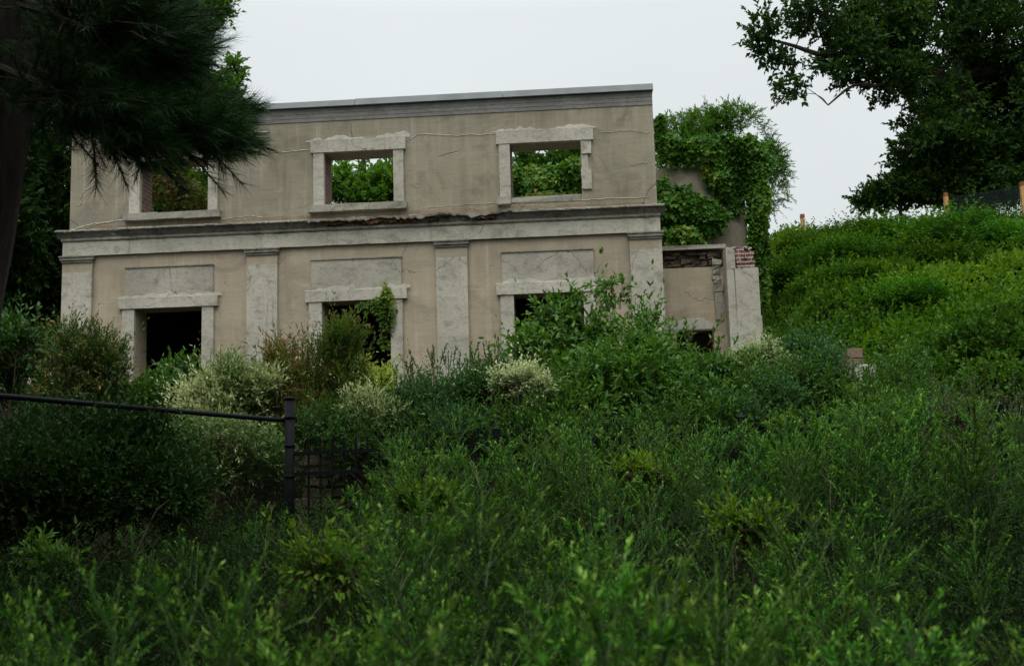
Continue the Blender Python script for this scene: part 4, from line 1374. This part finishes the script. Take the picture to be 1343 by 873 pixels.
shrub('leafy_bush', 'dark leafy bush between the pale bushes and the sill of the left doorway', 'bush', B((330, 540, 90, 36, 12.0), (260, 520, 60, 36, 12.6), (480, 560, 60, 40, 11.8)), 1200, 11, .06, .028, 'dark', rs, kind='hi', tl=(.2, .45), tint=.4)
shrub('leafy_bush', 'tangled green bush between the bare wall and the cream flowers', 'bush', B((650, 530, 60, 34, 11.5), (715, 530, 50, 34, 11.3), (700, 560, 60, 34, 11.0)), 1200, 11, .06, .028, 'mid', rs, kind='hi', tl=(.2, .45), tint=.35,
      spires=[(at(625, 490, 11.6), .25, 3), (at(720, 500, 11.4), .25, 3)])
shrub('leafy_bush', 'tangled green bush below the cream flowers at the pier', 'bush', B((960, 535, 60, 34, 11.6), (1030, 520, 60, 34, 11.8), (900, 560, 60, 30, 11.0)), 1300, 11, .065, .03, 'mid', rs, kind='hi', tl=(.2, .5), tint=.3)
shrub('fern_clump', 'bright green ferny sprig beside the sticks at the lower left', 'plant', B((50, 728, 30, 12, 7.4), (75, 748, 30, 14, 7.3)), 90, 10, .07, .028, 'mid', rs, kind='hi', tl=(.12, .25), tint=.55, base=None, stems=5, stemr=.006)

# ------------------------------------------------------------------ HILL COVER
rh = np.random.default_rng(101)


def scatter_cover(n, xr, yr, k, leaf, lump, seed, dens=None):
    x = rh.uniform(*xr, n)
    y = rh.uniform(*yr, n)
    kp = (ground(x, y) > 2.55) & ~((x < 4.1) & (y < 22.5)) & (y > 13)
    x, y = x[kp], y[kp]
    p = np.stack([x, y, 0 * x], 1)
    r_ = np.random.default_rng(seed)
    l1 = sines(r_, p, 1.1)
    l2 = sines(r_, p, 3.0)
    z = ground(x, y) + lump * (.5 + .5 * l1) + .10 * l2 + rh.uniform(0, .16, len(x))
    return np.stack([x, y, z], 1), l1, l2


P, l1, l2 = scatter_cover(34000, (3.3, 24), (13.5, 34), 5, .1, .42, 201)
LV = Leaves()
T = nrm(np.array([0, -.45, .8]) + rh.normal(0, .5, P.shape))
twigs(rh, LV, P, T, rh.uniform(.12, .32, len(P)), 6, .105, .08, 1.1, .8, .45, .25, clump=.22 * l1 + .14 * l2 + .10 * sines(np.random.default_rng(78), P, .7))
i_ = rh.choice(len(P), 2600, replace=False)
sg = sines(np.random.default_rng(77), P[i_], 1.7)
i_ = i_[sg > -.2]
twigs(rh, LV, P[i_], nrm(np.array([0, -.15, 1.]) + rh.normal(0, .3, (len(i_), 3))), rh.uniform(.2, .55, len(i_)), 12, .10, .05, .9, .6, .55, .35)
o = LV.build('ground_vines', M['cover'], None, 'lo')
setting(o, 'stuff')
o['label'] = 'green vines and leaves carpeting the hillside'
# grass showing through on the middle of the slope
n = 26000
x, y = rh.uniform(3.6, 14, n), rh.uniform(17, 29, n)
kp = sines(np.random.default_rng(301), np.stack([x, y, 0 * x], 1), .8) > .1
x, y = x[kp], y[kp]
P = np.stack([x, y, ground(x, y) + .1], 1)
LV = Leaves()
LV.add(P, np.array([0, -.25, 1.]) + rh.normal(0, .28, P.shape), np.array([0, -1., .2]) + rh.normal(0, .3, P.shape), rh.uniform(.2, .45, len(P)), .016, np.clip(rh.normal(.5, .22, len(P)), 0, 1))
o = LV.build('hill_grass', M['grass'], None, 'lo', .02, .25)
setting(o, 'stuff')
o['label'] = 'long fine grass on the hillside'
# vine covered bushes standing out of the slope
protos = []
for q in range(4):
    bs = [((0, 0, .25), (.9, .8, .55), 1)] + [((rh.normal(0, .5), rh.normal(0, .4), rh.uniform(.2, .7)), (rh.uniform(.35, .6),) * 2 + (rh.uniform(.3, .5),), .5) for _ in range(6)]
    bs = [(np.array(b_[0]), b_[1], b_[2]) for b_ in bs]
    P, O = blob_points(rh, bs, 1150, .75)
    T = nrm(O * .8 + np.array([0, -.1, .5]) + rh.normal(0, .5, P.shape))
    LV = Leaves()
    lt_ = rh.uniform(.12, .35, len(P)) * np.where(rh.uniform(size=len(P)) < .16, 2.4, 1)
    T[lt_ > .4, 2] += .8
    twigs(rh, LV, P, T, lt_, 9, .085, .055, 1.0, .75, .45, .3, clump=.22 * sines(rh, P, 4))
    V, F, t = LV.mesh('lo')
    fm = np_mesh('hill_bush_foliage', V, F, M['mound'], t)
    tb = MB()
    for i in rh.choice(len(P), 8, replace=False):
        tb.tube(curve(np.array([0, 0, -.35]), P[i], rh, .08, 5), np.linspace(.03, .008, 5), 5, False)
    sm = np_mesh('hill_bush_stem', np.concatenate(tb.V), [np.concatenate(tb.Q)], M['twig'])
    protos.append((fm, sm))
spots = [(1030, 312, 27, .9), (1065, 306, 28.5, .9), (1095, 285, 29.5, 1.2), (1125, 290, 29, 1.3), (1150, 272, 30, 1.3), (1185, 268, 29.5, 1.6), (1215, 272, 29, 1.5), (1250, 283, 28, 1.4), (1290, 292, 27.5, 1.4), (1330, 288, 27.5, 1.5),
         (1085, 330, 26.5, 1.0), (1170, 318, 26.5, 1.2), (1235, 325, 25.5, 1.3), (1300, 335, 25, 1.4), (1140, 350, 24.5, 1.0), (1040, 360, 23, .9), (1200, 385, 22.5, 1.0), (1270, 385, 22, 1.3), (1330, 400, 21, 1.3), (1120, 395, 21.5, .9),
         (1065, 405, 20.5, .9), (1170, 420, 20, 1.0), (1240, 432, 19, 1.1), (1310, 445, 18, 1.2), (1030, 425, 18.5, .8), (1100, 440, 18, .8), (1160, 462, 17, .9), (1220, 475, 16.5, 1.0), (1015, 390, 21, .8), (1270, 272, 29.8, 1.1), (1238, 278, 29.6, .9), (1300, 280, 29.5, 1.1), (1330, 272, 29.0, 1.1), (1350, 275, 28.6, 1.1)]
spots = [q_ for i_, q_ in enumerate(spots) if not (10 <= i_ < 29 and i_ % 2)]
for q, (px, py, dist, s) in enumerate(spots):
    p = at(px, py, dist)
    z = float(ground(p[0], dist))
    r0 = thing('hill_bush', 'rounded vine covered bush on the green hillside behind the wing', 'bush', (p[0], dist, z + .1), 'bushes on the hillside')
    sc_ = s * .85
    r0.scale = (sc_ * rh.uniform(1.0, 1.5), sc_ * rh.uniform(.8, 1.1), sc_ * rh.uniform(.42, .75))
    r0.rotation_euler = (0, 0, rh.uniform(0, 6.28))
    fm, sm = protos[q % 4]
    link(bpy.data.objects.new('foliage', fm), r0)
    link(bpy.data.objects.new('stem', sm), r0)

# ------------------------------------------------------------------ FOREGROUND WEEDS
rf = np.random.default_rng(111)


def weed_proto(seed, h=1.25, dense=1.0, leaf=.02, wid=.005):
    r = np.random.default_rng(seed)
    LV = Leaves()
    tb = MB()
    lean = r.normal(0, .10, 2)
    t = np.linspace(0, 1, 9)
    S = np.stack([lean[0] * t ** 1.6 * h, lean[1] * t ** 1.6 * h, t * h], 1)
    tb.tube(S, np.linspace(.006, .0018, 9), 5, False)
    nb = int(27 * dense)
    tt = np.sort(r.uniform(.16, .97, nb))
    ph = np.arange(nb) * 2.4 + r.normal(0, .4, nb)
    for i in range(nb):
        f = tt[i]
        b0 = np.array([np.interp(f, t, S[:, c]) for c in range(3)])
        L = h * .46 * (1 - f) ** .6 * r.uniform(.45, 1.25) + .05
        sp_ = r.uniform(.7, 1.15)
        d = nrm(np.array([math.cos(ph[i]) * sp_, math.sin(ph[i]) * sp_, .70 + .6 * f]))
        c1 = b0 + d * L * .5
        e = b0 + d * L + np.array([0, 0, r.uniform(-.05, .22) * L])
        tb.tube([b0, c1, e], [.003, .0022, .001], 3, False)
        dd = nrm(e - b0)
        kk = max(12, int(L / .0068))
        twigs(r, LV, b0[None], dd[None], np.array([L * 1.05]), kk, leaf, wid, .75, .5, .02 + .42 * f, .62, t0=.08)  # tint rises with height: paler young tops, and shade painted into low leaves
        m = int(L / .05)
        if m > 1:
            u = r.uniform(.2, .9, m)
            bs = b0 + dd * (L * u)[:, None]
            sd = nrm(dd * .9 + r.normal(0, .5, (m, 3)) + np.array([0, 0, .25]))
            sl = L * .30 * (1.1 - u) * r.uniform(.6, 1.2, m) + .03
            for j in range(m):
                tb.tube([bs[j], bs[j] + sd[j] * sl[j]], [.0016, .0008], 3, False)
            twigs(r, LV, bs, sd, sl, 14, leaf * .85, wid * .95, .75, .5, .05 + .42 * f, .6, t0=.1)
    twigs(r, LV, S[5:6], nrm(S[8:9] - S[5:6]), np.array([np.linalg.norm(S[8] - S[5])]), 60, leaf, wid, .7, .5, .5, .35)
    V, F, ti = LV.mesh('lo', .05, .12)
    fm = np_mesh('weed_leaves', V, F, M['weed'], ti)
    sm = np_mesh('weed_stem', np.concatenate(tb.V), [np.concatenate(tb.Q)], M['greenstem'])
    return fm, sm


wp = [weed_proto(500 + q, rf.uniform(1.1, 1.35), rf.uniform(.65, 1.0), *((.0185, .0048) if q % 3 else (.025, .0062))) for q in range(9)]
placed = 0
WEED = 'bushy fine leaved green weed in the foreground thicket before the fences'


def weed(x, y, s, lean=.14):
    r0 = thing('tall_weed', WEED, 'weed', (x, y, float(ground(x, y)) - .03), 'weeds filling the foreground')
    r0.rotation_euler = (rf.normal(0, lean), rf.normal(0, lean), rf.uniform(0, 6.28))
    r0.scale = (s * rf.uniform(1.0, 1.3), s * rf.uniform(1.0, 1.3), s)
    fm, sm = wp[int(rf.integers(0, len(wp)))]
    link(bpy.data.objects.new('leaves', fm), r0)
    link(bpy.data.objects.new('stem', sm), r0)


# canopy height of the weeds as seen in the photograph (px column -> upper edge row at some depths)
BACK = ([0, 200, 330, 380, 430, 470, 520, 600, 660, 720, 780, 860, 930, 1000, 1050, 1120, 1200, 1290, 1343], [700, 690, 655, 668, 668, 655, 585, 562, 590, 570, 545, 545, 570, 560, 545, 525, 525, 545, 560])
MID = ([0, 120, 300, 450, 520, 600, 700, 800, 900, 1000, 1200, 1343], [745, 745, 700, 695, 650, 655, 690, 640, 660, 670, 640, 660])
FRONT = ([0, 200, 350, 450, 550, 650, 720, 790, 850, 950, 1050, 1130, 1200, 1343], [850, 850, 830, 790, 760, 715, 715, 705, 770, 850, 745, 800, 850, 850])
pts = []


def try_weed(px, y, top, md):
    global placed
    x = at(px, 640, y)[0]
    if any((x - a_) ** 2 + (y - b_) ** 2 < md * md for a_, b_ in pts):
        return
    hgt = at(px, top, y)[2] - float(ground(x, y))
    weed(x, y, float(np.clip(hgt / 1.2, .3, 1.95)))
    pts.append((x, y))
    placed += 1


tries = 0
while placed < 118 and tries < 5000:                     # tall plants against the fence
    tries += 1
    y, px = rf.uniform(7.6, 9.5), 300 + (tries * 691.3) % 1120
    if px < 480 and rf.uniform() < .6:
        continue
    try_weed(px, y, np.interp(px, *BACK) + rf.uniform(-26, 26) + (9.5 - y) * 8, .27)
tries = 0
while placed < 175 and tries < 5000:                     # middle of the thicket, in clumps with hollows between
    tries += 1
    y, px = rf.uniform(3.4, 7.2), rf.uniform(-40, 1400)
    if sines(np.random.default_rng(402), np.array([[px / 260, y * .8, 0]]), 1.6)[0] < -.1 or (px < 330 and rf.uniform() < .25):
        continue
    try_weed(px, y, np.interp(px, *MID) + rf.choice([-30, 5, 40, 75]) + rf.uniform(-10, 14), .36)
tries = 0
while placed < 262 and tries < 5000:                     # nearest plants, soft in front of the lens
    tries += 1
    y, px = rf.uniform(1.7, 3.6), rf.uniform(-60, 1400)
    f_ = np.interp(px, *FRONT)
    if rf.uniform() < (f_ - 700) / 200:
        continue
    try_weed(px, y, f_ + rf.choice([-45, -5, 35, 75]) + rf.uniform(-12, 12), .15)

# leafy undergrowth that closes the gaps at ground level
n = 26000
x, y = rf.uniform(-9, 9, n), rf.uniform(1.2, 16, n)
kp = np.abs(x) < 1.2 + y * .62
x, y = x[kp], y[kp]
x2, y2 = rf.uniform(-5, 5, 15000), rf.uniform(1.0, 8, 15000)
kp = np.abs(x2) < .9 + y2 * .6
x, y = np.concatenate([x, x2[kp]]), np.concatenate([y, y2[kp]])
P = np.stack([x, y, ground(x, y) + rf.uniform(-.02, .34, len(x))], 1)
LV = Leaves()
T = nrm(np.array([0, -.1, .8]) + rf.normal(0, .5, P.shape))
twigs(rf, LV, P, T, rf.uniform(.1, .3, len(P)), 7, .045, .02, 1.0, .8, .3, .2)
o = LV.build('undergrowth', M['vdark'], None, 'lo')  # near-black leaf colour paints shade into the gaps between the weeds
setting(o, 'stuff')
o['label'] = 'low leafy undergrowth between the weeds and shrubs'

# a few other species mixed into the weeds
for px, py, dist, w_, lab in ((545, 655, 6.4, 26, 'light green sprawling herb left of centre among the weeds'), (835, 618, 8.0, 26, 'light green herb below the glossy bush among the weeds'),
                              (965, 690, 5.6, 22, 'light green herb right of centre among the weeds'), (420, 745, 4.4, 26, 'light green herb at lower left of centre among the nearest weeds')):
    shrub('leafy_herb', lab, 'plant', B((px, py, w_, 10, dist), (px + w_ * 1.2, py + 6, w_ * .8, 9, dist)), 150, 10, .045, .02, 'cover', rf, kind='hi', tl=(.1, .28), tint=.62, tip=.4, stems=8, stemr=.006)
# dry stalks standing among the weeds, all copies of one
sk_ = MB()
sp_ = spl(np.array([[0, 0, 0], [.03, .01, .5], [.02, .05, 1.0], [.09, .04, 1.4]]), 12)
sk_.tube(sp_, np.linspace(.0055, .0018, 12), 5)
for q in range(7):
    t_ = 5 + q % 6
    a_ = rf.uniform(0, 6.28)
    sk_.tube([sp_[t_], sp_[t_] + np.array([math.cos(a_) * .1, math.sin(a_) * .1, .13])], [.003, .001], 4)
sme = np_mesh('dry_stalk', np.concatenate(sk_.V), [np.concatenate(sk_.Q), np.concatenate(sk_.T)], M['straw'])
for px, y in ((610, 6.5), (655, 8.2), (790, 7.1), (940, 8.4), (1090, 7.4), (1230, 8.0), (560, 3.6), (340, 6.4)):
    x = at(px, 640, y)[0]
    st_ = bpy.data.objects.new('dry_stalk', sme)
    st_.location = (x, y, float(ground(x, y)) - .02)
    st_.rotation_euler = (rf.normal(0, .16), rf.normal(0, .16), rf.uniform(0, 6.28))
    k_ = rf.uniform(.6, .85)
    st_.scale = (k_, k_, k_)
    tag(link(st_), 'thin straw coloured dead stalk standing among the green weeds', 'stalk', 'dead stalks among the weeds')

# bare bent sticks at the lower left
for k, (pts_, r_, lab) in enumerate((
        (((175, 735, 4.4), (190, 700, 4.4), (205, 670, 4.4), (222, 655, 4.4)), .007, 'longest pale bare stick arching up from the lower left weeds'),
        (((102, 752, 4.2), (102, 720, 4.2), (101, 700, 4.2), (110, 684, 4.2)), .004, 'thin upright bare stick with hooked tip near ferny sprig'),
        (((195, 732, 4.5), (202, 715, 4.5), (208, 705, 4.5)), .005, 'short bare stick leaning beside the longest stick'),
        (((95, 762, 4.1), (125, 750, 4.1), (140, 728, 4.1), (150, 722, 4.1)), .006, 'crooked fallen stick lying among the lower left leaves'),
        (((150, 735, 4.6), (230, 731, 4.6), (300, 733, 4.7)), .0035, 'long straight dry stem lying level across the lower left weeds'))):
    r_ *= 1.25
    b = MB()
    q = spl(pl(*[(a_, b_, c_ * 1.7) for a_, b_, c_ in pts_]), 14)
    foot = q[0].copy()
    foot[2] = float(ground(foot[0], foot[1])) - .02
    b.tube(np.vstack([[foot], q]), np.concatenate([[r_ * 1.2], np.linspace(r_, r_ * .4, 14)]), 6)
    tag(b.build('dry_stick', M['dry'], origin=tuple(foot)), lab, 'stick')

# ------------------------------------------------------------------ LIGHT, SKY, CAMERA
w = bpy.data.worlds.new('World')
SC.world = w
w.use_nodes = True
nt = w.node_tree
for nd in list(nt.nodes):
    nt.nodes.remove(nd)
g = G(nt)
SUN_EL, SUN_AZ = math.radians(63), math.radians(190)     # azimuth measured from +Y towards +X
sky = g.n('ShaderNodeTexSky', sky_type='NISHITA')
sky.sun_disc = False
sky.sun_elevation = SUN_EL
sky.sun_rotation = SUN_AZ
sky.dust_density = 4.0
tc = g.n('ShaderNodeTexCoord')
sep = g.n('ShaderNodeSeparateXYZ', inp={0: tc.outputs['Generated']})
zz = g.math('MAXIMUM', sep.outputs[2], 0.0)
cie = g.math('ADD', g.math('ADD', .68, g.math('MULTIPLY', zz, .30)), g.math('MULTIPLY', g.fr(zz, .42, .95), 1.9))     # overcast: brighter towards the zenith
cl = g.noise(g.n('ShaderNodeMapping', inp={0: tc.outputs['Generated'], 3: (1, 1, 2.5)}).outputs[0], 1.6, 4, .5, .3)
cie = g.math('MULTIPLY', cie, g.fr(cl, -.9, 1.25)) if False else g.math('MULTIPLY', cie, g.math('ADD', .93, g.math('MULTIPLY', cl, .16)))
cloud = g.mix(1.0, (7.65, 8.1, 8.2), g.n('ShaderNodeCombineColor', inp={0: cie, 1: cie, 2: cie}).outputs[0], 'MULTIPLY')
hs = g.n('ShaderNodeHueSaturation', inp={'Saturation': .55, 'Color': sky.outputs[0]})
mixc = g.mix(.94, hs.outputs[0], cloud)
bg = g.n('ShaderNodeBackground', inp={0: mixc, 1: .13})
wo = g.n('ShaderNodeOutputWorld')
nt.links.new(bg.outputs[0], wo.inputs[0])

ld = bpy.data.lights.new('sun', 'SUN')
ld.energy = 1.5
ld.angle = math.radians(45)
ld.color = (1.0, .965, .91)
lo = bpy.data.objects.new('sun', ld)
COL.objects.link(lo)
sd = Vector((math.sin(SUN_AZ) * math.cos(SUN_EL), math.cos(SUN_AZ) * math.cos(SUN_EL), math.sin(SUN_EL)))
lo.rotation_euler = (-sd).to_track_quat('-Z', 'Y').to_euler()
lo.location = (0, 0, 40)

cam = bpy.data.cameras.new('camera')
co = bpy.data.objects.new('camera', cam)
COL.objects.link(co)
cam.sensor_fit = 'HORIZONTAL'
cam.sensor_width = 36
cam.lens = 36 * FPX / 1343
cam.clip_start, cam.clip_end = .05, 2000
cam.dof.use_dof = True
cam.dof.focus_distance = 14.5
cam.dof.aperture_fstop = 4.5


def camdir(v):                      # camera-frame (x right, y forward, z up) -> world
    x, y, z = v
    c, s = math.cos(PITCH), math.sin(PITCH)
    y, z = c * y - s * z, s * y + c * z
    c, s = math.cos(YAW), math.sin(YAW)
    return Vector((c * x - s * y, s * x + c * y, z))


fwd = camdir((0, 1, 0))
c, s = math.cos(ROLL), math.sin(ROLL)
right = camdir((c, 0, s))           # image x axis
upv = camdir((-s, 0, c))
right = Vector((ray(CX + 1, CY) - ray(CX, CY))).normalized()
upv = Vector((ray(CX, CY - 1) - ray(CX, CY))).normalized()
R = Matrix((right, upv, -fwd)).transposed().to_4x4()
R.translation = Vector((0, 0, EYE))
co.matrix_world = R
SC.camera = co

SC.render.engine = 'CYCLES'
SC.cycles.use_denoising = True
SC.cycles.max_bounces = 6
SC.cycles.diffuse_bounces = 4
SC.cycles.glossy_bounces = 2
SC.cycles.transmission_bounces = 4
SC.cycles.sample_clamp_indirect = 6
SC.view_settings.view_transform = 'Standard'
SC.view_settings.look = 'None'
SC.view_settings.exposure = 0.0
SC.view_settings.gamma = 1.0
SC.view_settings.use_curve_mapping = False
